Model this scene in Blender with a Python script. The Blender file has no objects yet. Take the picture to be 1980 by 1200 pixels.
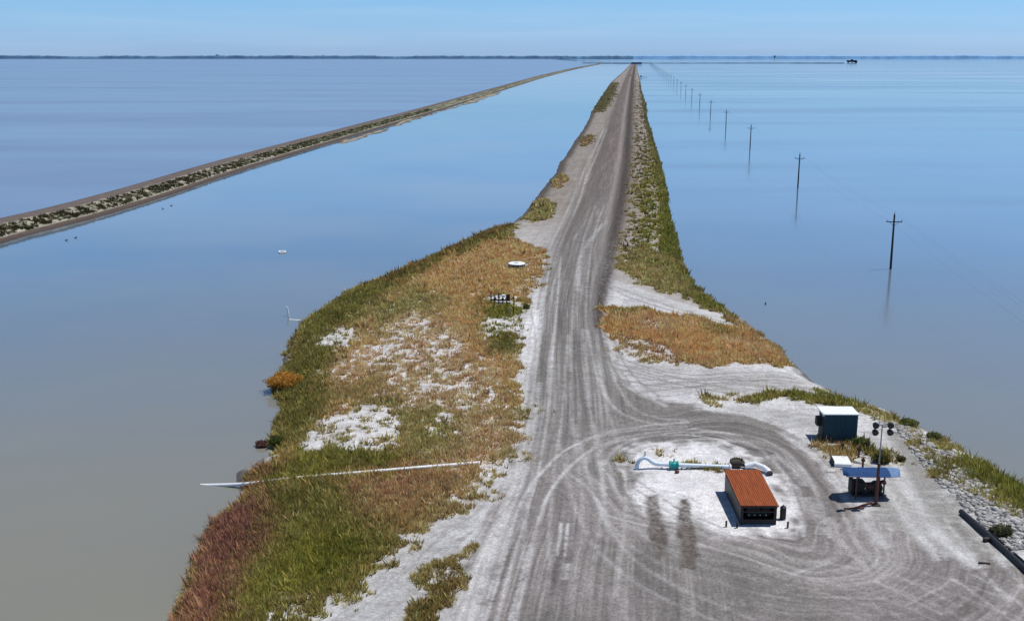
import bpy, bmesh, math, random
import numpy as np
from mathutils import Vector, Matrix

random.seed(7)
RNG = np.random.default_rng(11)
SC = bpy.context.scene
COL = SC.collection
PI = math.pi
R = math.radians

# ------------------------------------------------------------------ camera
H = 35.0
PITCH = math.atan2(492.0, 2065.0)
F = 2065.0
cd = bpy.data.cameras.new("camera")
cam = bpy.data.objects.new("camera", cd)
COL.objects.link(cam)
cam.location = (0, 0, H)
cam.rotation_euler = (PI / 2 - PITCH, 0, 0)
cd.sensor_width = 36
cd.lens = 36 * F / 1980
cd.clip_start = 0.5
cd.clip_end = 150000
SC.camera = cam
CP, SP = math.cos(PITCH), math.sin(PITCH)


def G(px, py, z=1.4):
    """survey point (pixel of the photograph) -> world x, y on the level z"""
    v = (py - 600.0) / F
    dn = SP + v * CP
    fw = CP - v * SP
    t = (H - z) / dn
    return ((px - 990.0) / F * t, fw * t)


def GP(pts, z=1.4):
    return np.array([G(a, b, z) for a, b in pts])


# ------------------------------------------------------------------ noise
_tabs = {}


def vn(x, y, seed=0):
    if seed not in _tabs:
        _tabs[seed] = np.random.default_rng(seed + 100).random((256, 256))
    T = _tabs[seed]
    xf = np.floor(x); yf = np.floor(y)
    xi = xf.astype(np.int64) & 255; yi = yf.astype(np.int64) & 255
    u = x - xf; v = y - yf
    u = u * u * (3 - 2 * u); v = v * v * (3 - 2 * v)
    x1 = (xi + 1) & 255; y1 = (yi + 1) & 255
    a = T[xi, yi]; b = T[x1, yi]; c = T[xi, y1]; d = T[x1, y1]
    return (a * (1 - u) + b * u) * (1 - v) + (c * (1 - u) + d * u) * v


def fbm(x, y, o=4, seed=0, g=0.5):
    s = 0.0; a = 1.0; t = 0.0
    for i in range(o):
        s = s + a * vn(x * 2 ** i + 17.3 * i, y * 2 ** i + 9.1 * i, seed + i)
        t += a; a *= g
    return s / t


def ss(a, b, x):
    t = np.clip((x - a) / (b - a), 0, 1)
    return t * t * (3 - 2 * t)


def pdist(P, x, y, closed=False):
    """distance to a polyline"""
    d = np.full(x.shape, 1e9)
    n = len(P)
    for i in range(n if closed else n - 1):
        ax, ay = P[i]; bx, by = P[(i + 1) % n]
        ex, ey = bx - ax, by - ay
        L = ex * ex + ey * ey + 1e-12
        t = np.clip(((x - ax) * ex + (y - ay) * ey) / L, 0, 1)
        d = np.minimum(d, (x - ax - t * ex) ** 2 + (y - ay - t * ey) ** 2)
    return np.sqrt(d)


def inside(P, x, y):
    r = np.zeros(x.shape, bool)
    n = len(P)
    for i in range(n):
        ax, ay = P[i]; bx, by = P[(i + 1) % n]
        if ay == by:
            continue
        c = ((ay > y) != (by > y)) & (x < (bx - ax) * (y - ay) / (by - ay) + ax)
        r ^= c
    return r


def sdp(P, x, y, m=8.0):
    """signed distance (positive inside); -m outside the padded box"""
    out = np.full(x.shape, -float(m))
    b = (x > P[:, 0].min() - m) & (x < P[:, 0].max() + m) & (y > P[:, 1].min() - m) & (y < P[:, 1].max() + m)
    if not b.any():
        return out
    xx, yy = x[b], y[b]
    d = pdist(P, xx, yy, True)
    out[b] = np.where(inside(P, xx, yy), d, -d)
    return out


def pldist(P, x, y, m=6.0):
    out = np.full(x.shape, m * 1.0)
    b = (x > P[:, 0].min() - m) & (x < P[:, 0].max() + m) & (y > P[:, 1].min() - m) & (y < P[:, 1].max() + m)
    if b.any():
        xx, yy = x[b], y[b]
        d = pdist(P, xx, yy)
        # no round caps at the two ends of a track
        e0 = P[1] - P[0]; e1 = P[-1] - P[-2]
        cap = ((xx - P[0, 0]) * e0[0] + (yy - P[0, 1]) * e0[1] < 0) & (np.hypot(xx - P[0, 0], yy - P[0, 1]) <= d + 1e-6)
        cap |= ((xx - P[-1, 0]) * e1[0] + (yy - P[-1, 1]) * e1[1] > 0) & (np.hypot(xx - P[-1, 0], yy - P[-1, 1]) <= d + 1e-6)
        out[b] = np.where(cap, m, d)
    return out


def smooth_line(P, it=2):
    P = np.array(P)
    for _ in range(it):
        Q = [P[0]]
        for i in range(len(P) - 1):
            Q.append(P[i] * .75 + P[i + 1] * .25)
            Q.append(P[i] * .25 + P[i + 1] * .75)
        Q.append(P[-1])
        P = np.array(Q)
    return P


def smooth_ring(P, it=1):
    P = np.array(P)
    for _ in range(it):
        Q = []
        n = len(P)
        for i in range(n):
            Q.append(P[i] * .75 + P[(i + 1) % n] * .25)
            Q.append(P[i] * .25 + P[(i + 1) % n] * .75)
        P = np.array(Q)
    return P


# ------------------------------------------------------------------ survey lines
left_shore = [(330, 1240), (345, 1200), (352, 1160), (375, 1100), (400, 1050), (425, 1002), (445, 985), (482, 962), (480, 948), (456, 932),
              (460, 915), (488, 905), (500, 892), (538, 880), (542, 870), (524, 857), (530, 835), (535, 810), (550, 795), (546, 780),
              (530, 762), (532, 740), (545, 715), (548, 690), (560, 660), (578, 635), (585, 622), (620, 600), (640, 585),
              (660, 570), (700, 554), (750, 534), (800, 513), (850, 491), (880, 477), (915, 462), (935, 451), (965, 443),
              (990, 432), (1010, 417), (1035, 385), (1060, 352), (1075, 335), (1082, 315), (1092, 305), (1110, 275), (1128, 250),
              (1138, 232), (1145, 214), (1165, 185), (1180, 161), (1190, 152), (1205, 139), (1220, 124.2), (1223, 122.6)]
right_shore = [(1230.5, 122.6), (1231, 124.2), (1233, 139), (1237, 152), (1240, 175), (1248, 200), (1250, 230), (1262, 270), (1275, 320), (1286, 370),
               (1293, 420), (1305, 455), (1315, 500), (1330, 535), (1360, 570), (1390, 590), (1415, 607), (1445, 625),
               (1480, 652), (1525, 690), (1545, 715), (1580, 745), (1625, 765), (1660, 780), (1720, 797), (1770, 822),
               (1830, 850), (1870, 873), (1920, 903), (1980, 943), (2060, 1000), (2160, 1080), (2300, 1240)]
LS = GP(left_shore, 0); RS = GP(right_shore, 0)
LS[0] = (LS[1][0] + 1, -45); RS[-1] = (RS[-2][0] + 6, -45)
# natural wobble on the shorelines
def wob(P, amp):
    Q = []
    for i in range(len(P) - 1):
        a, b = P[i], P[i + 1]
        n = max(1, int(min(12, np.hypot(*(b - a)) / 1.0)))
        for k in range(n):
            p = a + (b - a) * k / n
            d = (b - a) / (np.hypot(*(b - a)) + 1e-6)
            w = (fbm(np.array([p[0] * .8]), np.array([p[1] * .8]), 3, 5)[0] - .5) * 2 * amp
            Q.append((p[0] - d[1] * w, p[1] + d[0] * w))
    Q.append(tuple(P[-1]))
    return np.array(Q)
LSw = wob(LS, 0.45); RSw = wob(RS, 0.45)
LAND = np.vstack([LSw, RSw])


def land_sd(x, y):
    d = pdist(LAND, x, y, True)
    return np.where(inside(LAND, x, y), d, -d)


# main road edges
RL = GP([(860, 1200), (905, 1090), (940, 1030), (985, 930), (1015, 830), (1030, 740), (1045, 650), (1052, 580), (1068, 500), (1092, 450),
         (1122, 400), (1140, 350), (1150, 320), (1168, 270), (1185, 220), (1202, 170), (1214, 140), (1224, 122.6)])
RR = GP([(1300, 1200), (1290, 1090), (1285, 1030), (1240, 930), (1200, 830), (1190, 720), (1168, 650), (1160, 590), (1174, 500), (1190, 450),
         (1202, 400), (1210, 350), (1213, 320), (1217, 270), (1219, 220), (1221, 170), (1224, 140), (1229, 122.6)])


RL = smooth_line(RL, 2); RR = smooth_line(RR, 2)


def road_u(x, y):
    xl = np.interp(y, RL[:, 1], RL[:, 0]); xr = np.interp(y, RR[:, 1], RR[:, 0])
    return (x - xl) / (xr - xl), xl, xr


PLAT = smooth_ring(GP([(860, 1260), (905, 1090), (940, 1030), (985, 930), (1015, 830), (1080, 720), (1168, 640), (1182, 690), (1210, 745), (1260, 772), (1340, 785),
                       (1420, 800), (1480, 815), (1530, 845), (1580, 890), (1610, 930), (1640, 985), (1690, 1010), (1760, 1040), (1850, 1075), (1930, 1085),
                       (2080, 1130), (2400, 1270)]), 1)
ISL = smooth_ring(GP([(1192, 900), (1205, 878), (1240, 860), (1300, 851), (1380, 852), (1440, 868), (1475, 885), (1500, 915),
                      (1522, 960), (1535, 1010), (1525, 1030), (1480, 1038), (1400, 1030), (1330, 1000), (1270, 985), (1230, 955), (1205, 925)]), 1)

# ---- vegetation patches: polygon px, softness m, density, palette, clump, height
gold = [(.70, .39, .18), (.60, .37, .15), (.78, .43, .24)]
tan = [(.66, .40, .22), (.50, .38, .18), (.74, .45, .30)]
olive = [(.19, .21, .045), (.13, .155, .03), (.27, .26, .08)]
green = [(.22, .225, .04), (.15, .17, .03), (.34, .30, .09)]
mixg = [(.38, .32, .13), (.25, .26, .08), (.50, .36, .20)]
brown = [(.46, .28, .15), (.32, .25, .10), (.55, .33, .21)]
maroon = [(.27, .12, .10), (.38, .22, .12), (.20, .10, .09)]
olive = [(.20, .205, .05), (.14, .155, .035), (.32, .24, .10)]
edgebr = [(.18, .15, .05), (.28, .16, .08), (.12, .12, .03)]
VEG = []


def V(px, soft, dens, pal, clump=.5, h=.38, z=1.2):
    VEG.append((GP(px, z), soft, dens, pal, clump, h))


V([(300, 1260), (340, 1200), (352, 1150), (400, 1045), (440, 985), (480, 960), (455, 930), (500, 890), (540, 875), (520, 850), (540, 800), (545, 780),
   (520, 760), (545, 700), (580, 630), (640, 582), (700, 552), (800, 510), (880, 474), (935, 449), (975, 455), (1010, 470), (1052, 488), (1040, 510), (1010, 560),
   (1012, 600), (1000, 625), (1005, 690), (995, 760), (985, 850), (950, 902), (890, 955), (800, 1030), (745, 1068), (700, 1112), (620, 1160), (560, 1215), (500, 1260)],
  .5, .74, gold, .75)
V([(585, 620), (640, 582), (700, 552), (800, 510), (880, 474), (935, 449), (985, 436), (980, 462), (920, 478), (860, 505), (790, 545), (740, 580),
   (700, 610), (660, 650), (640, 720), (640, 780), (600, 830), (560, 865), (520, 855), (540, 790), (520, 760), (545, 700)], 1.2, .97, olive, .45, .36)
V([(700, 555), (800, 512), (880, 476), (935, 449), (985, 436), (975, 446), (900, 474), (830, 505), (740, 545)], .5, 1, edgebr, .2, .5)
V([(640, 760), (720, 735), (800, 780), (900, 760), (985, 800), (975, 880), (880, 905), (760, 885), (740, 850), (760, 800), (700, 780)], 2.0, .78, mixg, .8)
V([(700, 610), (800, 560), (860, 580), (800, 640), (740, 660)], 2.0, .8, mixg, .8)
V([(900, 880), (985, 830), (985, 870), (950, 905), (880, 960), (800, 1020), (760, 1020), (800, 960)], 1.5, .75, tan, .8)
V([(480, 905), (600, 870), (740, 880), (840, 905), (700, 920), (480, 940), (455, 930)], .8, 1, green, .2, .45)
V([(430, 1000), (480, 945), (650, 930), (760, 935), (820, 960), (790, 1020), (740, 1068), (700, 1110), (620, 1160), (560, 1215), (500, 1260), (300, 1260), (345, 1190),
   (380, 1090)], 1.5, .9, mixg, .6)
V([(640, 950), (760, 930), (860, 925), (900, 940), (820, 1005), (740, 1030), (700, 990)], 2.0, .78, brown, .6)
V([(540, 1040), (700, 1020), (730, 1068), (690, 1110), (610, 1160), (560, 1215), (480, 1250), (440, 1230), (520, 1120)], 2.0, 1.0, green, .2, .45)
V([(480, 950), (640, 945), (680, 985), (600, 1010), (460, 1010)], 1.5, 1.0, olive, .2, .45)
V([(300, 1260), (345, 1190), (380, 1090), (430, 1000), (480, 958), (500, 985), (470, 1040), (450, 1120), (420, 1210), (400, 1260)], 1.6, 1.0, maroon, .2, .5)
V([(455, 930), (462, 912), (495, 900), (540, 885), (520, 910), (480, 935)], .5, 1.0, maroon, .2, .5)
# bare salt flats inside the dry grass
V([(566, 864), (590, 832), (640, 808), (692, 782), (745, 800), (768, 835), (745, 868), (690, 884), (650, 868), (600, 868)], .5, .12, mixg, .55, .36)
V([(610, 665), (640, 640), (680, 630), (690, 655), (650, 680)], .7, .12, mixg, .5)
V([(720, 690), (735, 640), (800, 610), (870, 640), (905, 700), (960, 740), (955, 790), (890, 830), (860, 800), (800, 790), (740, 740)], 1.5, .27, tan, .9, .36)
V([(650, 700), (700, 680), (720, 720), (680, 745), (640, 730)], 1.0, .35, tan, .8, .34)
V([(880, 805), (950, 800), (990, 830), (940, 860), (860, 850)], 1.2, .5, tan, .7)
V([(925, 640), (935, 615), (1012, 590), (1012, 640), (990, 668), (940, 665)], .6, .12, green, .6, .34)
V([(935, 655), (1000, 650), (1008, 690), (960, 690)], .6, .7, olive, .5)
V([(920, 596), (1000, 600), (1000, 616), (930, 612)], .5, .9, green, .4)
V([(945, 580), (1010, 570), (1010, 598), (950, 594)], .4, .03, green, .4)
V([(512, 1215), (530, 1165), (590, 1160), (610, 1180), (560, 1215)], .5, .12, mixg, .8)
V([(760, 905), (925, 893), (925, 900), (760, 914)], .3, .35, brown, .5, .3)
V([(905, 1068), (898, 1100), (850, 1200), (830, 1250), (750, 1250), (800, 1185), (830, 1140), (862, 1098)], .5, .8, edgebr, .7)
V([(1010, 500), (1050, 492), (1040, 560), (1005, 590), (985, 580), (1010, 540)], .6, .4, gold, .9, .3)
# causeway, left shoulder patches
V([(1022, 420), (1045, 385), (1066, 395), (1060, 425), (1030, 432)], .6, .8, mixg, .7)
V([(1125, 275), (1138, 262), (1145, 270), (1130, 283)], .8, .8, brown, .5)
V([(1072, 345), (1088, 335), (1092, 350), (1078, 365)], .6, .5, brown, .7)
V([(1150, 215), (1165, 185), (1185, 160), (1195, 160), (1180, 195), (1160, 218)], 1.5, .8, olive, .5)
# right slope of the causeway
V([(1231, 125), (1236, 145), (1240, 175), (1249, 200), (1251, 230), (1263, 270), (1276, 320), (1288, 370), (1295, 420), (1307, 455), (1318, 500), (1332, 535),
   (1362, 570), (1390, 588), (1420, 607), (1380, 602), (1330, 585), (1280, 555), (1200, 520), (1200, 480), (1218, 420), (1226, 350), (1228, 270), (1225, 180), (1228, 125)],
  .8, .085, [(.22, .19, .08), (.16, .15, .05), (.28, .21, .11)], .5)
V([(1238, 150), (1243, 180), (1250, 200), (1252, 230), (1264, 270), (1277, 320), (1289, 370), (1296, 420), (1308, 455), (1319, 500), (1334, 535), (1364, 570), (1392, 588),
   (1422, 607), (1400, 603), (1350, 585), (1315, 560), (1292, 520), (1278, 480), (1279, 430), (1280, 380), (1273, 330), (1261, 270), (1248, 220), (1241, 180)],
  .9, 1.0, green, .5, .45)
V([(1250, 270), (1262, 330), (1272, 390), (1275, 470), (1262, 500), (1238, 480), (1240, 420), (1246, 370), (1246, 320)], .9, .17, green, .6, .4)
V([(1235, 480), (1300, 500), (1325, 545), (1345, 575), (1290, 565), (1220, 530), (1210, 500)], 1.6, .75, mixg, .6)
# orange patch
V([(1168, 605), (1215, 600), (1250, 606), (1330, 616), (1400, 634), (1445, 630), (1482, 655), (1528, 694), (1515, 703), (1440, 704), (1360, 706),
   (1310, 690), (1260, 668), (1200, 655), (1178, 640)], .6, .95, [(.78, .38, .17), (.80, .45, .25), (.68, .37, .15)], .3)
V([(1200, 655), (1260, 662), (1320, 690), (1310, 712), (1250, 700), (1190, 680), (1185, 660)], .6, .25, brown, .9, .34)
V([(1185, 602), (1225, 600), (1228, 612), (1190, 614)], .4, .7, green, .6)
V([(1350, 632), (1420, 640), (1425, 655), (1370, 650)], .6, .95, olive, .5)
V([(1225, 622), (1290, 622), (1290, 636), (1235, 640)], .6, .55, tan, .8)
V([(1415, 606), (1448, 622), (1485, 650), (1470, 652), (1440, 630), (1400, 614)], .3, .8, brown, .5)
# green belt east of the white strip
V([(1420, 775), (1480, 765), (1560, 760), (1600, 758), (1665, 775), (1760, 812), (1765, 825), (1700, 802), (1600, 790), (1560, 775), (1490, 780), (1430, 785)], .4, 1.0, green, .4, .5)
V([(1355, 768), (1420, 764), (1440, 778), (1380, 782)], .5, .4, mixg, .9)
# rubble shore
V([(1660, 783), (1760, 815), (1870, 868), (1985, 940), (1985, 1000), (1900, 985), (1840, 930), (1770, 880), (1740, 830), (1680, 800)], .6, .27, mixg, .9, .36)
V([(1858, 875), (1900, 885), (1985, 938), (2080, 1010), (2070, 1040), (1985, 990), (1920, 945), (1880, 915)], .6, 1.0, green, .2, .6)
V([(1790, 870), (1870, 895), (1880, 925), (1830, 925)], .8, .6, olive, .8, .45)
# plant scraps around the pipe island and gear
V([(1640, 855), (1680, 858), (1730, 880), (1725, 905), (1690, 900), (1660, 880)], .5, .55, olive, .8, .5)
V([(1600, 850), (1650, 858), (1655, 890), (1610, 900), (1585, 870)], .5, .25, brown, .9, .4)
V([(1330, 908), (1385, 912), (1390, 922), (1340, 918)], .3, .9, green, .5, .4)
V([(1270, 868), (1310, 868), (1310, 882), (1275, 882)], .3, .10, brown, .5, .2)
V([(1200, 893), (1222, 885), (1224, 905), (1204, 908)], .3, .35, edgebr, .6, .25)



def veg_eval(x, y):
    wx = (fbm(x * .45, y * .45, 4, 201) - .5) * 3.2; wy = (fbm(x * .45 + 9, y * .45 + 5, 4, 205) - .5) * 5.5
    wk = 1 - .6 * ss(160, 260, y)
    x = x + wx * wk; y = y + wy * wk
    n1 = fbm(x * .9, y * .9, 3, 31); n2 = fbm(x * .35 + 40, y * .35, 3, 37); n3 = fbm(x * 2.2, y * 2.2, 2, 41)
    dens = np.zeros(x.shape); col = np.zeros(x.shape + (3,)); hh = np.full(x.shape, .35)
    col[...] = mixg[0]
    far = np.clip(y / 150, 1, 6)
    for P, soft, D, pal, clump, h in VEG:
        s = soft * np.minimum(far, 2.2)
        sd = sdp(P, x, y, 14)
        w = ss(-s, s, sd + .35 * s + (n1 - .5) * 2.6 * s) * (sd > -13)
        if w.max() <= 0:
            continue
        d = np.clip(D + (n3 - .5) * 2.2 * clump * (1.4 - abs(D - .5)) + (n1 - .5) * 1.6 * clump, 0, 1) if D > .06 else np.clip(D + (n1 - .62) * clump * 3, 0, 1)
        dens = dens * (1 - w) + d * w
        k = np.clip((n2 - .5) * 3.2 + .5, 0, 1)[:, None]
        k2 = np.clip((n1 - .5) * 2.4 + .5, 0, 1)[:, None]
        c = (np.array(pal[0]) * (1 - k) + np.array(pal[1]) * k) * (1 - .5 * k2) + np.array(pal[2]) * .5 * k2
        col = col * (1 - w[:, None]) + c * w[:, None]
        hh = hh * (1 - w) + h * w
    col = col * (.40 + 1.2 * fbm(x * 1.1 + 3, y * 1.1, 4, 43))[:, None]
    fk = ss(200, 600, y)[:, None] * .5
    col = col * (1 - fk) + np.array([.17, .145, .10]) * fk
    return dens, col, hh


# ---- wheel tracks (px lines): list of (points, half spacing m (0 single), width, strength, tone)
TRK = []


def T(px, gap=.9, w=.28, a=.6, tone='light'):
    TRK.append((smooth_line(GP(px), 2), gap, w, a, tone))


T([(905, 1230), (940, 1110), (985, 990), (1015, 900), (1032, 830), (1042, 740)], .0, .5, .8)
T([(925, 1230), (965, 1090), (1005, 970), (1030, 880), (1045, 780), (1060, 640), (1075, 500)], .85, .22, .7)
T([(880, 1230), (925, 1090), (965, 1000), (1000, 920), (1020, 820)], .0, .4, .9)
T([(840, 1200), (900, 1090), (960, 1000), (1000, 900)], .9, .3, .7)
T([(960, 1230), (1000, 1080), (1020, 1000), (1050, 930), (1090, 890), (1150, 850), (1240, 830), (1340, 822)], .9, .22, .75)
T([(950, 1230), (975, 1140), (1010, 1020), (1040, 950), (1080, 900), (1130, 860), (1220, 838), (1330, 832), (1430, 850)], .9, .2, .65)
T([(1035, 1100), (1040, 1000), (1052, 900), (1070, 800), (1085, 650)], .9, .25, .4)
T([(1085, 1075), (1092, 1010)], .25, .18, .95)
T([(1092, 1120), (1098, 1090)], .0, .35, .8)
T([(1150, 1020), (1145, 930), (1125, 830), (1118, 700), (1120, 560), (1140, 450), (1160, 400)], .9, .3, .38)
T([(1120, 570), (1118, 520), (1130, 480), (1172, 430)], .0, .6, .5)
T([(1058, 520), (1080, 460), (1110, 400), (1130, 340), (1150, 300), (1170, 250)], .8, .5, .5)
T([(1046, 600), (1062, 500), (1090, 440), (1116, 380), (1128, 330), (1133, 312)], .5, .3, .6, 'dark')
T([(1040, 540), (1085, 440), (1105, 390), (1130, 320), (1160, 270), (1190, 200)], .8, .5, .35, 'dark')
T([(1140, 318), (1110, 316), (1080, 320)], .3, .3, .4, 'dark')
T([(1165, 1150), (1180, 1040), (1190, 960), (1180, 870), (1150, 770), (1140, 640)], .9, .3, .3)
T([(1200, 900), (1215, 960), (1260, 1010), (1330, 1040), (1450, 1058), (1600, 1075), (1800, 1120), (2000, 1190)], .9, .28, .22)
T([(1185, 880), (1190, 960), (1240, 1020), (1320, 1060), (1420, 1080), (1560, 1100), (1760, 1160), (1900, 1230)], .9, .3, .22)
T([(1130, 820), (1160, 930), (1200, 1020), (1280, 1080), (1400, 1120), (1600, 1160), (1800, 1230)], .9, .3, .22)
T([(1100, 850), (1130, 980), (1180, 1070), (1280, 1140), (1400, 1190), (1500, 1230)], .9, .3, .35)
T([(1535, 1108), (1570, 1098), (1610, 1085)], .0, .22, .7)
T([(1190, 900), (1204, 872), (1240, 852), (1310, 842), (1400, 842), (1460, 852), (1510, 882), (1545, 925), (1570, 990), (1580, 1040)], .9, .3, .55)
T([(1160, 880), (1200, 850), (1260, 832), (1350, 822), (1440, 832), (1510, 858), (1560, 900), (1600, 960), (1625, 1020)], .9, .3, .4, 'dark')
T([(1185, 720), (1215, 765), (1270, 790), (1360, 800), (1450, 815), (1530, 850), (1585, 900), (1625, 965), (1660, 1030)], .9, .3, .45, 'dark')
T([(1150, 640), (1165, 720), (1200, 790), (1260, 815), (1330, 818)], .9, .3, .5)
T([(1175, 655), (1192, 720), (1225, 760), (1290, 785)], .0, .5, .7)
T([(1170, 640), (1185, 690), (1215, 735), (1260, 768)], .8, .25, .5, 'dark')
T([(1182, 652), (1192, 672), (1196, 700)], .0, .4, .5, 'dark')
T([(1175, 690), (1230, 710), (1290, 726), (1370, 730), (1450, 725), (1540, 720)], .9, .3, .75, 'dark')
T([(1175, 705), (1250, 720), (1320, 740), (1390, 752), (1430, 762)], .9, .25, .75, 'dark')
T([(1205, 728), (1280, 745), (1350, 742), (1440, 738), (1560, 742)], .9, .3, .7, 'dark')
T([(1195, 745), (1290, 738), (1380, 735), (1480, 742), (1575, 752)], .9, .3, .6, 'dark')
T([(1200, 752), (1300, 748), (1400, 732), (1530, 728)], .9, .22, .6, 'dark')
T([(1220, 768), (1300, 758), (1370, 748), (1440, 745), (1500, 752)], .9, .3, .55, 'dark')
T([(1180, 555), (1230, 575), (1300, 597), (1370, 617), (1440, 630)], .8, .22, .75, 'dark')
T([(1200, 570), (1260, 590), (1340, 612), (1420, 630)], .0, .2, .5, 'dark')
T([(1700, 830), (1712, 870), (1735, 920), (1765, 970), (1800, 1020), (1850, 1070), (1890, 1100)], .0, .9, .95)
T([(1720, 850), (1750, 920), (1785, 985), (1830, 1045), (1880, 1095)], .0, .5, .6)
T([(1690, 880), (1705, 930), (1740, 985), (1780, 1040), (1820, 1085)], .0, .8, .85)
T([(1850, 1000), (1890, 1060), (1930, 1110), (1985, 1170)], .9, .3, .5)
T([(1840, 1010), (1870, 1040), (1900, 1075), (1940, 1110)], .0, .4, .5, 'dark')
T([(1620, 1000), (1640, 1050), (1690, 1100)], .5, .4, .45)
T([(1660, 995), (1690, 1040), (1720, 1060)], .0, .8, .6)
T([(1560, 960), (1585, 1000), (1595, 1035)], .0, .7, .5)
T([(1490, 880), (1530, 900), (1560, 940)], .0, .8, .5)
T([(1222, 940), (1270, 945), (1330, 960), (1355, 975)], .0, .12, .6, 'dark')
T([(1210, 925), (1250, 950), (1300, 985), (1340, 1005), (1390, 1025)], .5, .16, .6, 'dark')
T([(1705, 1115), (1760, 1140), (1840, 1180)], .9, .25, .35)
T([(1860, 1115), (1920, 1150), (1985, 1200)], .9, .25, .5)
T([(1545, 1110), (1558, 1140), (1552, 1170)], .0, .12, .6, 'dark')
T([(620, 1190), (740, 1110), (850, 1020), (960, 950)], .9, .16, .28, 'dark')
T([(700, 1200), (800, 1120), (900, 1010), (990, 940)], .9, .16, .28, 'dark')
T([(760, 1100), (860, 1040), (940, 1000), (975, 960)], .9, .14, .3, 'dark')
T([(1015, 600), (1025, 660), (1010, 740), (1000, 820), (985, 900)], .8, .2, .4, 'dark')
T([(1040, 720), (1010, 740), (995, 760)], .0, .2, .4, 'dark')

STAINS = [(GP([(1248, 958), (1275, 955), (1282, 1000), (1292, 1070), (1270, 1080), (1255, 1030)]), .35),
          (GP([(1308, 962), (1335, 962), (1345, 1010), (1355, 1075), (1345, 1105), (1318, 1098), (1310, 1030)]), .38),
          (GP([(1380, 935), (1405, 935), (1440, 1005), (1420, 1012), (1395, 990)]), .0)]


GREYS = [(GP([(1672, 860), (1700, 825), (1745, 832), (1800, 900), (1860, 985), (1930, 1085), (1780, 1060), (1700, 1010), (1690, 930)]), 1.15),
         (GP([(1380, 785), (1480, 790), (1600, 800), (1590, 840), (1500, 820), (1400, 800)]), .45),
         (GP([(1560, 850), (1640, 860), (1660, 920), (1620, 930), (1585, 890)]), .5),
         (GP([(1180, 560), (1300, 600), (1440, 632), (1430, 612), (1300, 585), (1190, 545)]), .3),
         (GP([(1190, 700), (1400, 712), (1560, 722), (1590, 755), (1400, 762), (1250, 760)]), .45),
         (GP([(1850, 1000), (1990, 1110), (1990, 1190), (1930, 1100)]), .5),
         (GP([(985, 470), (1060, 480), (1050, 560), (1010, 600), (1000, 540)]), .35)]


def zland(x, y, sd):
    z = np.where(sd > 0, 1.35 * (1 - np.exp(-np.maximum(sd, 0) / 2.6)) + .10 * ss(0, .35, sd), np.maximum(.45 * sd, -1.5))
    u, xl, xr = road_u(x, y)
    m = ss(-.12, .06, u) * (1 - ss(.94, 1.08, u)) * ss(95, 140, y)
    z = z + .28 * m
    return z + (fbm(x * .25, y * .25, 3, 51) - .5) * .25 * ss(0, 3, sd)


def gz(x, y):
    a = np.array([float(x)]); b = np.array([float(y)])
    return float(zland(a, b, land_sd(a, b))[0])


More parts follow.
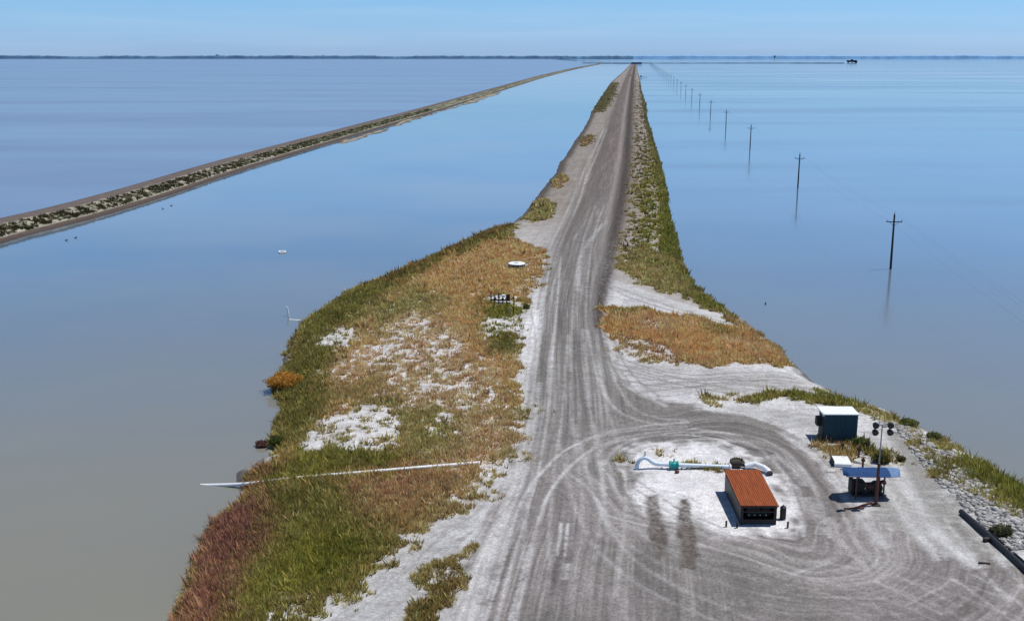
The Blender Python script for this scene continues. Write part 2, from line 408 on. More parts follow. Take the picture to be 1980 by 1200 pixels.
def ground_color(x, y, sd):
    n_lo = fbm(x * .12, y * .12, 3, 61); n_mid = fbm(x * .8, y * .8, 4, 63); n_hi = fbm(x * 4, y * 4, 3, 67)
    n_an = fbm(x * .5, y * 2.0, 4, 68)
    N = len(x)
    white = np.array([.49, .485, .495]); shoulder = np.array([.33, .325, .325]); farc = np.array([.205, .178, .155])
    k = ss(140, 255, y)[:, None]
    base = white * (1 - k) + farc * 1.08 * k
    # lighter grey apron left of the road at the bottom
    ap = sdp(GP([(560, 1260), (640, 1150), (745, 1070), (900, 955), (985, 880), (1000, 760), (1040, 700), (1015, 850), (960, 1000), (870, 1260)]), x, y)
    w = ss(-1, 2.5, ap)[:, None] * .75
    base = base * (1 - w) + np.array([.33, .33, .335]) * w
    # causeway right slope: brownish stony
    rs = sdp(GP([(1224, 124), (1236, 145), (1250, 200), (1262, 270), (1290, 400), (1310, 480), (1350, 570), (1420, 607), (1300, 580), (1185, 540), (1185, 480), (1205, 400), (1217, 260), (1222, 160)]), x, y)
    w = ss(-1, 1, rs)[:, None] * .8
    base = base * (1 - w) + (np.array([.30, .275, .25]) * (1 - k) + np.array([.22, .185, .15]) * k) * w
    base = base * (.50 + .52 * n_mid + .28 * n_lo + .24 * n_hi)[:, None]
    isl = ss(-1, 1, sdp(ISL, x, y, 6))[:, None]
    base = base * (1 + .22 * isl)
    for gp, ga in GREYS:
        gg = (ss(-1.2, 1.2, sdp(gp, x, y, 6) + (n_mid - .5) * 3.5) * ga * (.3 + 1.4 * n_an))[:, None]
        base = base * (1 - np.clip(gg, 0, 1)) + np.array([.24, .235, .225]) * np.clip(gg, 0, 1)
    # dirt speckle on the salt
    sp = (ss(.58, .70, n_hi) * .45 + ss(.52, .72, n_an) * .35) * (1 - .5 * isl[:, 0])
    base = base * (1 - sp[:, None]) + np.array([.26, .245, .235]) * sp[:, None]
    # road + platform
    u, xl, xr = road_u(x, y)
    wd = (xr - xl)
    uw = u + (fbm(x * .06, y * .03, 2, 79) - .5) * .12
    s1 = fbm(uw * 10, y * .03, 4, 71, .7); s1b = fbm(uw * 60 + 7, y * .09, 3, 73, .65)
    dI = sdp(ISL, x, y, 60)
    dI2 = dI + (fbm(x * .09, y * .09, 3, 87) - .5) * 7
    s2 = fbm(-dI2 * .8, (x + y * .7) * .045, 4, 75, .65); s2b = fbm(-dI2 * 3.2, (x + y) * .09, 3, 77, .6)
    wl = ss(3.5, 10, x - np.interp(y, [60, 75, 90, 110, 130], [8, 7, 4.5, 9, 12])) * (1 - ss(118, 135, y))
    wl = np.maximum(wl, 1 - ss(2, 9, -dI)) * (1 - ss(118, 135, y))
    s = s1 * (1 - wl) + s2 * wl; sb = s1b * (1 - wl) + s2b * wl
    plat = sdp(PLAT, x, y)
    mr = ss(-.06, .05, u + (n_mid - .5) * .12) * (1 - ss(.95, 1.05, u + (n_mid - .5) * .12)) * ss(88, 100, y)
    mp = ss(-.8, .8, plat + (n_mid - .5) * 2.4 + (s - .5) * 3)
    m = np.maximum(mr, mp)
    mi = ss(-.9, .9, dI + (n_mid - .5) * 3.0 + (n_lo - .5) * 3.0 + (s2 - .5) * 2.5) * .93
    m = m * (1 - mi)
    kk = ss(110, 400, y)[:, None]
    rc = np.array([.160, .150, .141]) * (1 - kk) + np.array([.135, .112, .100]) * kk
    # mauve-brown tint toward the foreground
    mv = (ss(105, 66, y) * ss(.35, .6, n_lo + .1))[:, None] * .8
    rc = rc * (1 - mv) + np.array([.208, .188, .186]) * mv
    pm = .45 + 1.1 * fbm(x * .22 + 9, y * .12, 3, 83)
    v = ((s - .5) * 1.3 + (sb - .5) * .9) * pm + (n_hi - .5) * .55 + (n_mid - .5) * .35
    rc = rc * (1 + v * .68)[:, None]
    lt = ((ss(.60, .76, s) * .22 + ss(.60, .74, sb) * .2) * pm * (.5 + n_hi))[:, None] * (1 - .6 * kk)
    rc = rc * (1 - lt) + np.array([.37, .365, .365]) * lt
    dt = (ss(.42, .28, sb) * .35)[:, None]
    rc = rc * (1 - dt) + np.array([.12, .105, .10]) * dt
    col = base * (1 - m[:, None]) + rc * m[:, None]
    # longitudinal streaks on the shoulders as well
    sh = np.exp(-np.abs(np.where(u < 0, -u, u - 1)) * 3.0) * (1 - m) * ss(95, 110, y) * np.where(u < 0, 1, .3)
    col = col * (1 + (s1 - .55)[:, None] * 1.5 * sh[:, None])
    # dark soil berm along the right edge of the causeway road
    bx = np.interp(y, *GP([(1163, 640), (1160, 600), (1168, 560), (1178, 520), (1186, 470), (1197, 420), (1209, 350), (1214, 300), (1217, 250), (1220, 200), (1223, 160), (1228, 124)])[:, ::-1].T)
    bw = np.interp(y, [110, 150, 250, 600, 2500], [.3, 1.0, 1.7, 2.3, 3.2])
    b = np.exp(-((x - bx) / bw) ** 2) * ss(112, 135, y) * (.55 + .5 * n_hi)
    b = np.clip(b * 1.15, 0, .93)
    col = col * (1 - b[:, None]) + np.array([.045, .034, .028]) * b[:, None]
    b2 = np.exp(-((x - bx + bw * 1.5) / (bw * .45)) ** 2) * ss(150, 220, y) * .4
    col = col * (1 - b2[:, None]) + np.array([.34, .30, .27]) * b2[:, None]
    # second dark lane left of the centre on the causeway
    lx = np.interp(y, *GP([(1083, 480), (1100, 440), (1128, 400), (1150, 350), (1160, 300), (1178, 250), (1193, 200), (1210, 160), (1224, 126)])[:, ::-1].T)
    b3 = np.exp(-((x - lx) / (bw * 1.1)) ** 2) * ss(160, 210, y) * .6 * (.5 + n_hi)
    col = col * (1 - b3[:, None]) + np.array([.11, .09, .08]) * b3[:, None]
    # tracks
    tz = np.zeros(N)
    for P, gap, w, a, tone in TRK:
        w = w * .72
        d = pldist(P, x, y, gap + 4 * w + .5) + (n_hi - .5) * .12
        d = np.abs(d - gap) if gap > 0 else d
        g = np.exp(-(d / w) ** 2) * a * np.clip(.35 + 1.3 * (n_mid - .15) + (n_hi - .5), 0, 1)
        c = np.array([.50, .495, .50]) if tone == 'light' else np.array([.15, .135, .125])
        if tone == 'light':
            g = g * .75 * np.clip(pm, .3, 1.2)
        col = col * (1 - g[:, None]) + c * g[:, None]
        tz -= g * (.03 if tone == 'light' else .05)
    for P, a in STAINS:
        sdv = sdp(P, x, y, 3)
        g = ss(-.15, .3, sdv + (n_mid - .5) * 1.0) * min(a * 2.2, .8) * (.5 + n_hi)
        col = col * (1 - g[:, None]) + np.array([.085, .07, .06]) * g[:, None]
    # stones of the rubble bank
    rb = sdp(GP(RUB), x, y)
    g = ss(-.6, .8, rb) * ss(.5, .62, fbm(x * 2.2, y * 2.2, 3, 91)) * .75
    col = col * (1 - g[:, None]) + np.array([.12, .12, .10]) * g[:, None]
    # vegetation litter
    dv, cv, hv = veg_eval(x, y)
    g = ss(.18, .95, dv + (n_hi - .5) * .8)
    near = (1 - ss(330, 520, y))
    litter = cv * (.70 * near + .55 * (1 - near))[:, None] * (.75 + .5 * n_hi)[:, None]
    col = col * (1 - .92 * g[:, None]) + litter * .92 * g[:, None]
    # wet mud at the waterline
    wet = 1 - ss(.3, 1.8, sd + (n_mid - .5) * 1.6)
    wet *= .85
    wet2 = (1 - ss(1.5, 4.0, sd)) * (x < np.interp(y, RL[:, 1], RL[:, 0])) * ss(205, 240, y) * .8
    wet = np.maximum(wet, wet2 * (1 - g * .4))
    col = col * (1 - wet[:, None]) + np.array([.055, .045, .035]) * wet[:, None]
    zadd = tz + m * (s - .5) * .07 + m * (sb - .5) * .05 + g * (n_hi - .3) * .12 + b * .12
    roadm = np.maximum(mr, mp * (1 - mi))
    return np.clip(col, .01, .7), zadd, roadm


RUB = [(1690, 800), (1760, 822), (1860, 875), (1990, 960), (2060, 1040), (2060, 1100), (1960, 1060), (1880, 1000), (1830, 950), (1780, 900), (1750, 850)]


# ------------------------------------------------------------------ materials
def mat(name, rgb=(.5, .5, .5), rough=.6, metal=0.0, var=.12, scale=6.0, bump=.0, rust=None, rustamt=.5, attr=False, spec=.3, stretch=None, streak=None):
    m = bpy.data.materials.new(name); m.use_nodes = True
    nt = m.node_tree; N = nt.nodes; L = nt.links
    bs = N['Principled BSDF']
    bs.inputs['Roughness'].default_value = rough; bs.inputs['Metallic'].default_value = metal
    bs.inputs['Specular IOR Level'].default_value = spec
    tc = N.new('ShaderNodeTexCoord'); mp = N.new('ShaderNodeMapping')
    L.new(tc.outputs['Object'], mp.inputs[0])
    if stretch: mp.inputs['Scale'].default_value = stretch
    nz = N.new('ShaderNodeTexNoise'); nz.inputs['Scale'].default_value = scale; nz.inputs['Detail'].default_value = 6
    L.new(mp.outputs[0], nz.inputs['Vector'])
    mr = N.new('ShaderNodeMapRange'); mr.inputs['From Min'].default_value = .3; mr.inputs['From Max'].default_value = .7
    mr.inputs['To Min'].default_value = 1 - var; mr.inputs['To Max'].default_value = 1 + var
    L.new(nz.outputs['Fac'], mr.inputs['Value'])
    mx = N.new('ShaderNodeVectorMath'); mx.operation = 'SCALE'
    if attr:
        at = N.new('ShaderNodeAttribute'); at.attribute_name = 'Col'; L.new(at.outputs['Color'], mx.inputs[0])
    else:
        mx.inputs[0].default_value = rgb
    L.new(mr.outputs[0], mx.inputs['Scale'])
    last = mx.outputs[0]
    if rust:
        n2 = N.new('ShaderNodeTexNoise'); n2.inputs['Scale'].default_value = scale * .6; n2.inputs['Detail'].default_value = 8
        L.new(mp.outputs[0], n2.inputs['Vector'])
        cr = N.new('ShaderNodeMapRange'); cr.inputs['From Min'].default_value = .75 - rustamt * .4; cr.inputs['From Max'].default_value = .85 - rustamt * .3
        L.new(n2.outputs['Fac'], cr.inputs['Value'])
        mm = N.new('ShaderNodeMixRGB'); L.new(cr.outputs[0], mm.inputs[0]); L.new(last, mm.inputs[1]); mm.inputs[2].default_value = (*rust, 1)
        last = mm.outputs[0]
    L.new(last, bs.inputs['Base Color'])
    if bump:
        bp = N.new('ShaderNodeBump'); bp.inputs['Strength'].default_value = bump; bp.inputs['Distance'].default_value = .05
        L.new(nz.outputs['Fac'], bp.inputs['Height']); L.new(bp.outputs[0], bs.inputs['Normal'])
    return m


def ground_mat():
    m = mat('ground_dirt', rough=.95, attr=True, var=.24, scale=6.0, bump=1.0, spec=.15)
    nt = m.node_tree; N = nt.nodes; L = nt.links
    # second, coarser variation multiplied in
    bs = N['Principled BSDF']
    src = bs.inputs['Base Color'].links[0].from_socket
    tc = N.new('ShaderNodeTexCoord')
    n2 = N.new('ShaderNodeTexNoise'); n2.inputs['Scale'].default_value = 1.6; n2.inputs['Detail'].default_value = 10; n2.inputs['Roughness'].default_value = .7
    L.new(tc.outputs['Object'], n2.inputs['Vector'])
    r2 = N.new('ShaderNodeMapRange'); r2.inputs['From Min'].default_value = .3; r2.inputs['From Max'].default_value = .7
    r2.inputs['To Min'].default_value = .8; r2.inputs['To Max'].default_value = 1.17
    L.new(n2.outputs['Fac'], r2.inputs['Value'])
    sc = N.new('ShaderNodeVectorMath'); sc.operation = 'SCALE'
    L.new(src, sc.inputs[0]); L.new(r2.outputs[0], sc.inputs['Scale']); L.new(sc.outputs[0], bs.inputs['Base Color'])
    return m


def grass_mat():
    m = bpy.data.materials.new('grass_blades'); m.use_nodes = True
    nt = m.node_tree; N = nt.nodes; L = nt.links
    bs = N['Principled BSDF']; out = N['Material Output']
    at = N.new('ShaderNodeAttribute'); at.attribute_name = 'Col'
    L.new(at.outputs['Color'], bs.inputs['Base Color']); bs.inputs['Roughness'].default_value = .8; bs.inputs['Specular IOR Level'].default_value = .15
    tr = N.new('ShaderNodeBsdfTranslucent'); L.new(at.outputs['Color'], tr.inputs['Color'])
    mx = N.new('ShaderNodeMixShader'); mx.inputs[0].default_value = .35
    L.new(bs.outputs[0], mx.inputs[1]); L.new(tr.outputs[0], mx.inputs[2]); L.new(mx.outputs[0], out.inputs['Surface'])
    return m


def water_mat(name, body, body2, r0, r1, bump, rip):
    m = bpy.data.materials.new(name); m.use_nodes = True
    nt = m.node_tree; N = nt.nodes; L = nt.links
    bs = N['Principled BSDF']; bs.inputs['IOR'].default_value = 1.33
    tc = N.new('ShaderNodeTexCoord')

    def noise(sx, sy, scale, detail=4, rough=.5):
        mp = N.new('ShaderNodeMapping'); mp.inputs['Scale'].default_value = (sx, sy, 1); L.new(tc.outputs['Object'], mp.inputs[0])
        nz = N.new('ShaderNodeTexNoise'); nz.inputs['Scale'].default_value = scale; nz.inputs['Detail'].default_value = detail
        nz.inputs['Roughness'].default_value = rough
        L.new(mp.outputs[0], nz.inputs['Vector']); return nz.outputs['Fac']

    def mr(s, a, b, c, d):
        n = N.new('ShaderNodeMapRange'); n.inputs['From Min'].default_value = a; n.inputs['From Max'].default_value = b
        n.inputs['To Min'].default_value = c; n.inputs['To Max'].default_value = d; L.new(s, n.inputs['Value']); return n.outputs[0]
    # turbid body colour: drifting silt
    k = mr(noise(1, 1, .02, 5), .38, .62, 0, 1)
    mx = N.new('ShaderNodeMixRGB'); L.new(k, mx.inputs[0]); mx.inputs[1].default_value = (*body, 1); mx.inputs[2].default_value = (*body2, 1)
    # silt stirred up around the near end of the peninsula
    sy = N.new('ShaderNodeSeparateXYZ'); L.new(tc.outputs['Object'], sy.inputs[0])
    si = N.new('ShaderNodeMath'); si.operation = 'MULTIPLY'; si.use_clamp = True
    L.new(mr(sy.outputs['Y'], 55, 190, 1, 0), si.inputs[0]); L.new(mr(noise(1, 1, .03, 4), .3, .6, .75, 1), si.inputs[1])
    m2 = N.new('ShaderNodeMixRGB'); L.new(si.outputs[0], m2.inputs[0]); L.new(mx.outputs[0], m2.inputs[1]); m2.inputs[2].default_value = (.205, .195, .150, 1)
    L.new(m2.outputs[0], bs.inputs['Base Color'])
    # wind lanes (long in x) change the roughness
    lane = mr(noise(.0016, .011, 1, 3, .55), .40, .66, 0, 1)
    lane2 = mr(noise(.006, .045, 1, 4, .6), .45, .7, 0, .3)
    ad = N.new('ShaderNodeMath'); ad.operation = 'ADD'; ad.use_clamp = True; L.new(lane, ad.inputs[0]); L.new(lane2, ad.inputs[1])
    L.new(mr(ad.outputs[0], 0, 1, r0, r1), bs.inputs['Roughness'])
    bp = N.new('ShaderNodeBump'); bp.inputs['Distance'].default_value = .02
    L.new(mr(ad.outputs[0], 0, 1, bump * .6, bump), bp.inputs['Strength'])
    L.new(noise(.5, 1.3, rip, 4, .6), bp.inputs['Height']); L.new(bp.outputs[0], bs.inputs['Normal'])
    return m


M = {}
M['ground'] = ground_mat()
M['grass'] = grass_mat()
M['rust'] = mat('rusty_corrugated_iron', (.27, .075, .028), .85, 0, .22, 2.5, .15, rust=(.20, .05, .02), rustamt=.45, stretch=(3, .35, 1), spec=.15)
M['darksteel'] = mat('weathered_dark_steel', (.035, .03, .028), .7, .2, .3, 8, .2, rust=(.10, .04, .02), rustamt=.3)
M['rustpost'] = mat('red_brown_steel', (.13, .05, .035), .75, .1, .25, 9, .1, rust=(.05, .03, .025), rustamt=.4)
M['whitepaint'] = mat('white_painted_steel', (.74, .76, .78), .45, 0, .07, 4, 0, rust=(.45, .40, .36), rustamt=.12, spec=.4)
M['bluewhite'] = mat('pale_blue_painted_pipe', (.60, .68, .78), .45, 0, .08, 3, 0, rust=(.38, .42, .46), rustamt=.15, spec=.4)
M['teal'] = mat('teal_green_valve_paint', (.02, .33, .30), .45, 0, .15, 8)
M['tealwall'] = mat('dark_teal_sheet', (.022, .062, .080), .7, 0, .12, 3, 0, stretch=(6, 6, .5))
M['blue'] = mat('blue_painted_sheet', (.022, .060, .165), .75, 0, .14, 3, 0, rust=(.04, .09, .20), rustamt=.3, spec=.1)
M['ltblue'] = mat('pale_blue_sheet', (.11, .20, .36), .7, 0, .12, 3)
M['wood'] = mat('creosoted_pole', (.045, .036, .030), .85, 0, .25, 5, .3, stretch=(6, 6, .6))
M['black'] = mat('black_pipe', (.018, .018, .02), .5, 0, .3, 5)
M['conc'] = mat('pale_concrete', (.50, .48, .44), .9, 0, .12, 5, .2)
M['concdark'] = mat('stained_concrete', (.07, .075, .075), .9, 0, .3, 5, .2)
M['grey'] = mat('galvanised_steel', (.28, .29, .30), .5, .4, .12, 6)
M['rock'] = mat('shore_rock', attr=True, rough=.9, var=.2, scale=4, bump=.5)
M['bird'] = mat('dark_feathers', (.03, .028, .028), .8, 0, .2, 10)
M['glass'] = mat('lamp_glass', (.02, .02, .025), .4, 0, .05, 10, spec=.3)
M['leaf_orange'] = mat('orange_leaves', attr=True, rough=.8)
M['hazetree'] = mat('hazed_tree_dark', (.10, .19, .31), 1, 0, .25, .01, spec=0)  # blue of aerial haze painted into the far tree colour
M['hazetree2'] = mat('hazed_tree_pale', (.21, .40, .64), 1, 0, .2, .01, spec=0)  # paler tree colour with more distance haze painted in
M['hazeland'] = mat('hazed_flat_land', (.16, .31, .52), 1, 0, .15, .0005, spec=0)  # haze over the far land is painted into its base colour
M['hazedike'] = mat('hazed_dike_soil', (.075, .13, .22), 1, 0, .2, .01, spec=0)  # bluish distance haze painted into the dike colour
M['tyre'] = mat('tyre_rubber', (.02, .02, .02), .8)
M['truck'] = mat('dark_truck_paint', (.03, .035, .045), .35)


# ------------------------------------------------------------------ mesh helpers
def mesh_from(name, co, faces_idx, per, cols=None, material=None, smooth=False, parent=None):
    me = bpy.data.meshes.new(name)
    nf = len(faces_idx) // per
    me.vertices.add(len(co)); me.vertices.foreach_set('co', np.ascontiguousarray(co, np.float32).ravel())
    me.loops.add(len(faces_idx)); me.loops.foreach_set('vertex_index', np.ascontiguousarray(faces_idx, np.int32))
    me.polygons.add(nf); me.polygons.foreach_set('loop_start', np.arange(nf, dtype=np.int32) * per)
    if smooth:
        me.polygons.foreach_set('use_smooth', np.ones(nf, bool))
    me.update(calc_edges=True)
    if cols is not None:
        a = me.attributes.new('Col', 'FLOAT_COLOR', 'POINT')
        c4 = np.ones((len(co), 4), np.float32); c4[:, :3] = cols
        a.data.foreach_set('color', c4.ravel())
    if material: me.materials.append(material)
    o = bpy.data.objects.new(name, me); COL.objects.link(o)
    if parent: o.parent = parent
    return o


class MB:
    """collects shapes, then links them as one mesh object"""
    def __init__(s): s.v = []; s.f = []

    def add(s, v, f):
        n = len(s.v); s.v += [tuple(p) for p in v]; s.f += [[n + i for i in q] for q in f]; return s

    def box(s, c, d, rz=0, bev=0):
        x, y, z = d[0] / 2, d[1] / 2, d[2] / 2
        b = bev
        if b <= 0:
            vs = [(sx * x, sy * y, sz * z) for sz in (-1, 1) for sx, sy in ((-1, -1), (1, -1), (1, 1), (-1, 1))]
            fs = [[3, 2, 1, 0], [4, 5, 6, 7], [0, 1, 5, 4], [1, 2, 6, 5], [2, 3, 7, 6], [3, 0, 4, 7]]
        else:
            ring = [(-x + b, -y), (x - b, -y), (x, -y + b), (x, y - b), (x - b, y), (-x + b, y), (-x, y - b), (-x, -y + b)]
            rin = [(p * (x - b) / x, q * (y - b) / y) for p, q in ring]
            vs = [(p, q, -z) for p, q in rin] + [(p, q, -z + b) for p, q in ring] + [(p, q, z - b) for p, q in ring] + [(p, q, z) for p, q in rin]
            fs = [list(range(7, -1, -1)), list(range(24, 32))]
            for k in range(3):
                for i in range(8):
                    j = (i + 1) % 8; fs.append([k * 8 + i, k * 8 + j, k * 8 + 8 + j, k * 8 + 8 + i])
        cz, sz_ = math.cos(rz), math.sin(rz)
        vs = [(c[0] + p * cz - q * sz_, c[1] + p * sz_ + q * cz, c[2] + r) for p, q, r in vs]
        return s.add(vs, fs)

    def tube(s, pts, r, n=10, cap=True):
        pts = [Vector(p) for p in pts]
        rs = r if isinstance(r, (list, tuple)) else [r] * len(pts)
        vs = []; fs = []
        prev = None
        for i, p in enumerate(pts):
            d = (pts[min(i + 1, len(pts) - 1)] - pts[max(i - 1, 0)]).normalized()
            if prev is None:
                up = Vector((0, 0, 1)) if abs(d.z) < .9 else Vector((0, 1, 0))
                a = d.cross(up).normalized()
            else:
                a = (prev - d * prev.dot(d)).normalized()
            prev = a; b = d.cross(a)
            for k in range(n):
                t = 2 * PI * k / n
                vs.append(p + (a * math.cos(t) + b * math.sin(t)) * rs[i])
        for i in range(len(pts) - 1):
            for k in range(n):
                j = (k + 1) % n
                fs.append([i * n + k, i * n + j, (i + 1) * n + j, (i + 1) * n + k])
        if cap:
            fs.append(list(range(n))[::-1]); m = (len(pts) - 1) * n; fs.append([m + k for k in range(n)])
        return s.add(vs, fs)

    def ball(s, c, r, seg=10, rings=6, sc=(1, 1, 1), jit=0, seed=0):
        rr = random.Random(seed)
        vs = [(c[0], c[1], c[2] + r * sc[2])]
        for i in range(1, rings):
            t = PI * i / rings
            for k in range(seg):
                p = 2 * PI * k / seg; q = r * (1 + rr.uniform(-jit, jit))
                vs.append((c[0] + q * sc[0] * math.sin(t) * math.cos(p), c[1] + q * sc[1] * math.sin(t) * math.sin(p), c[2] + q * sc[2] * math.cos(t)))
        vs.append((c[0], c[1], c[2] - r * sc[2]))
        fs = [[0, 1 + k, 1 + (k + 1) % seg] for k in range(seg)]
        for i in range(rings - 2):
            for k in range(seg):
                a = 1 + i * seg + k; b = 1 + i * seg + (k + 1) % seg
                fs.append([a, a + seg, b + seg, b])
        l = len(vs) - 1; o = 1 + (rings - 2) * seg
        fs += [[l, o + (k + 1) % seg, o + k] for k in range(seg)]
        return s.add(vs, fs)

    def build(s, name, m, parent=None, smooth=False):
        me = bpy.data.meshes.new(name); me.from_pydata(s.v, [], s.f); me.update()
        if smooth: me.shade_smooth()
        bm = bmesh.new(); bm.from_mesh(me); bmesh.ops.recalc_face_normals(bm, faces=bm.faces); bm.to_mesh(me); bm.free()
        if smooth:
            try: me.set_sharp_from_angle(angle=R(40))
            except Exception: pass
        me.materials.append(m)
        o = bpy.data.objects.new(name, me); COL.objects.link(o)
        if parent: o.parent = parent
        return o


def tag(o, label=None, cat=None, group=None, kind=None):
    if label: o['label'] = label
    if cat: o['category'] = cat
    if group: o['group'] = group
    if kind: o['kind'] = kind
    return o


def thing(name, loc, label, cat, group=None, rz=0):
    o = bpy.data.objects.new(name, None); COL.objects.link(o)
    o.location = loc; o.rotation_euler = (0, 0, rz); o.empty_display_size = .3
    return tag(o, label, cat, group)


def copy_tree(o, parent=None):
    c = o.copy(); COL.objects.link(c); c.parent = parent
    for ch in list(o.children):
        copy_tree(ch, c)
    return c


def at(px, py, dz=0.0):
    x, y = G(px, py, 1.4)
    for _ in range(3):
        z = gz(x, y); x, y = G(px, py, z)
    return Vector((x, y, z + dz))


# ------------------------------------------------------------------ the ground sheets
def bounds(y):
    """left/right limits of the land at rows y"""
    def env(P, fn, big):
        t = np.linspace(0, 1, 40)
        xs = []; ys = []
        for i in range(len(P) - 1):
            xs.append(P[i, 0] + (P[i + 1, 0] - P[i, 0]) * t); ys.append(P[i, 1] + (P[i + 1, 1] - P[i, 1]) * t)
        xs = np.concatenate(xs); ys = np.concatenate(ys)
        o = np.argsort(ys); return xs[o], ys[o]
    lx, ly = env(LSw, min, 1); rx, ry = env(RSw, max, 1)
    xl = np.empty(len(y)); xr = np.empty(len(y))
    for i, q in enumerate(y):
        w = 1.0 + q * .01
        a, b = np.searchsorted(ly, [q - w, q + w]); xl[i] = lx[a:b].min() if b > a else np.interp(q, ly, lx)
        a, b = np.searchsorted(ry, [q - w, q + w]); xr[i] = rx[a:b].max() if b > a else np.interp(q, ry, rx)
    k = np.ones(9) / 9
    xl2 = np.convolve(np.pad(xl, 4, 'edge'), k, 'valid'); xr2 = np.convolve(np.pad(xr, 4, 'edge'), k, 'valid')
    return np.minimum(xl, xl2) - 2.5, np.maximum(xr, xr2) + 2.5


def ground_sheet(ys, nc, names):
    xl, xr = bounds(ys)
    t = np.linspace(0, 1, nc)
    X = xl[:, None] + (xr - xl)[:, None] * t[None, :]
    Y = np.repeat(ys[:, None], nc, 1)
    x = X.ravel(); y = Y.ravel()
    sd = land_sd(x, y)
    z = zland(x, y, sd)
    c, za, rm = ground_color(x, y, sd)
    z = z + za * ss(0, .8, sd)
    co = np.stack([x, y, z], 1)
    nr = len(ys)
    i = np.arange(nr - 1)[:, None] * nc + np.arange(nc - 1)[None, :]
    i = i.ravel()
    f = np.stack([i, i + 1, i + nc + 1, i + nc], 1)
    rmf = rm[f].mean(1) > .5
    zz = z[f].max(1) > -.9
    outs = []
    for sel, nm in ((~rmf & zz, names[0]), (rmf & zz, names[1])):
        ff = f[sel]
        used = np.zeros(len(co), bool); used[ff.ravel()] = True
        remap = np.cumsum(used) - 1
        o = mesh_from(nm, co[used], remap[ff].ravel(), 4, c[used], M['ground'], True)
        tag(o, kind='structure'); outs.append(o)
    return outs


inv = np.linspace(1 / 50.0, 1 / 330.0, 620)
ys_near = np.concatenate([np.linspace(-35, 50, 70)[:-1], 1 / inv])
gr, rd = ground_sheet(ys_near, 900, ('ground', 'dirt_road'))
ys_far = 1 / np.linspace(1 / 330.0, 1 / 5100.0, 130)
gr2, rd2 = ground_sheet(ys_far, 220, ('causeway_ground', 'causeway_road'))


# ------------------------------------------------------------------ grass
def scatter(ncand, y0, y1, seed, zone=None):
    rng = np.random.default_rng(seed)
    y = 1 / (1 / y1 + (1 / y0 - 1 / y1) * rng.random(ncand))
    yy = np.linspace(y0, y1, 600); xl, xr = bounds(yy)
    a = np.interp(y, yy, xl); b = np.interp(y, yy, xr)
    wmax = (b - a).max()
    keep = rng.random(ncand) < (b - a) / wmax
    x = a + (b - a) * rng.random(ncand)
    x, y = x[keep], y[keep]
    sd = land_sd(x, y)
    k = sd > -.25
    x, y, sd = x[k], y[k], sd[k]
    d, c, h = veg_eval(x, y)
    jx = rng.normal(size=len(x)) * .8; jy = rng.normal(size=len(x)) * 1.7
    _, c, h = veg_eval(x + jx, y + jy)
    k = (rng.random(len(x)) < d ** 1.4 * 1.05) & (d > .1)
    return x[k], y[k], sd[k], c[k], h[k], d[k]


def make_blades(name, x, y, sd, c, h, B, rng, label, cat, base=.5):
    n = len(x)
    z = zland(x, y, sd)
    lod = np.clip(y / 85.0, .8, 3.6)
    size = (.65 + .6 * rng.random(n) + .8 * (rng.random(n) < .05)) * (1 + (lod - 1) * .35)
    cb = c * np.array([1.06, 1.0, .92]) * (.52 + 1.15 * rng.random(n))[:, None] * (1 + (rng.random((n, 3)) - .5) * .18)
    X = np.repeat(x, B); Y = np.repeat(y, B); Z = np.repeat(z, B); S = np.repeat(size, B); Hh = np.repeat(h, B)
    Cc = np.repeat(cb, B, 0) * (.85 + .3 * rng.random(n * B))[:, None]
    m = n * B
    a = rng.random(m) * 2 * PI
    rad = rng.random(m) ** .6 * .17 * S
    bx = X + np.cos(a) * rad; by = Y + np.sin(a) * rad
    ln = Hh * S * (.55 + .75 * rng.random(m))
    tilt = .15 + .75 * rng.random(m)
    az = a + (rng.random(m) - .5) * 1.2
    tx = bx + np.cos(az) * np.sin(tilt) * ln - .05 * ln; ty = by + np.sin(az) * np.sin(tilt) * ln; tz = Z + np.cos(tilt) * ln
    w = (.028 + .035 * rng.random(m)) * S * np.repeat(np.clip(lod * .75, 1, 2.2), B)
    pa = rng.random(m) * PI
    co = np.empty((m, 3, 3))
    co[:, 0] = np.stack([bx - np.cos(pa) * w, by - np.sin(pa) * w, Z - .05], 1)
    co[:, 1] = np.stack([bx + np.cos(pa) * w, by + np.sin(pa) * w, Z - .05], 1)
    co[:, 2] = np.stack([tx, ty, tz], 1)
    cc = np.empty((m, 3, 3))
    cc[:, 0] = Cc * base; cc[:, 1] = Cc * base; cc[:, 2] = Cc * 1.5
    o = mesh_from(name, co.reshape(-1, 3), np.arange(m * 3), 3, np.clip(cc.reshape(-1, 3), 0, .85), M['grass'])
    o['label'] = label; o['category'] = cat; o['kind'] = 'stuff'
    return o


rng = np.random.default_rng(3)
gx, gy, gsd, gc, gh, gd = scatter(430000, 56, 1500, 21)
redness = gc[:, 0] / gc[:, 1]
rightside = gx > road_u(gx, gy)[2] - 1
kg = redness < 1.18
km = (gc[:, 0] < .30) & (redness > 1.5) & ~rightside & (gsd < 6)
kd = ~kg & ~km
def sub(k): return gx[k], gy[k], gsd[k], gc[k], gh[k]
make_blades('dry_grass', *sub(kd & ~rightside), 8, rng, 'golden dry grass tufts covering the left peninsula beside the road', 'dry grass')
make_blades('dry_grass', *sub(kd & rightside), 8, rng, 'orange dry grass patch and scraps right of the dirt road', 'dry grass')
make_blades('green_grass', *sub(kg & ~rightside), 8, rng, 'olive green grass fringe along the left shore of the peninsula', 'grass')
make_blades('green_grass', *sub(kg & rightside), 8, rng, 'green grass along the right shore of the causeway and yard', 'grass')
make_blades('shore_weeds', *sub(km), 8, rng, 'maroon and brown weeds at the waterline of the left shore', 'weeds')


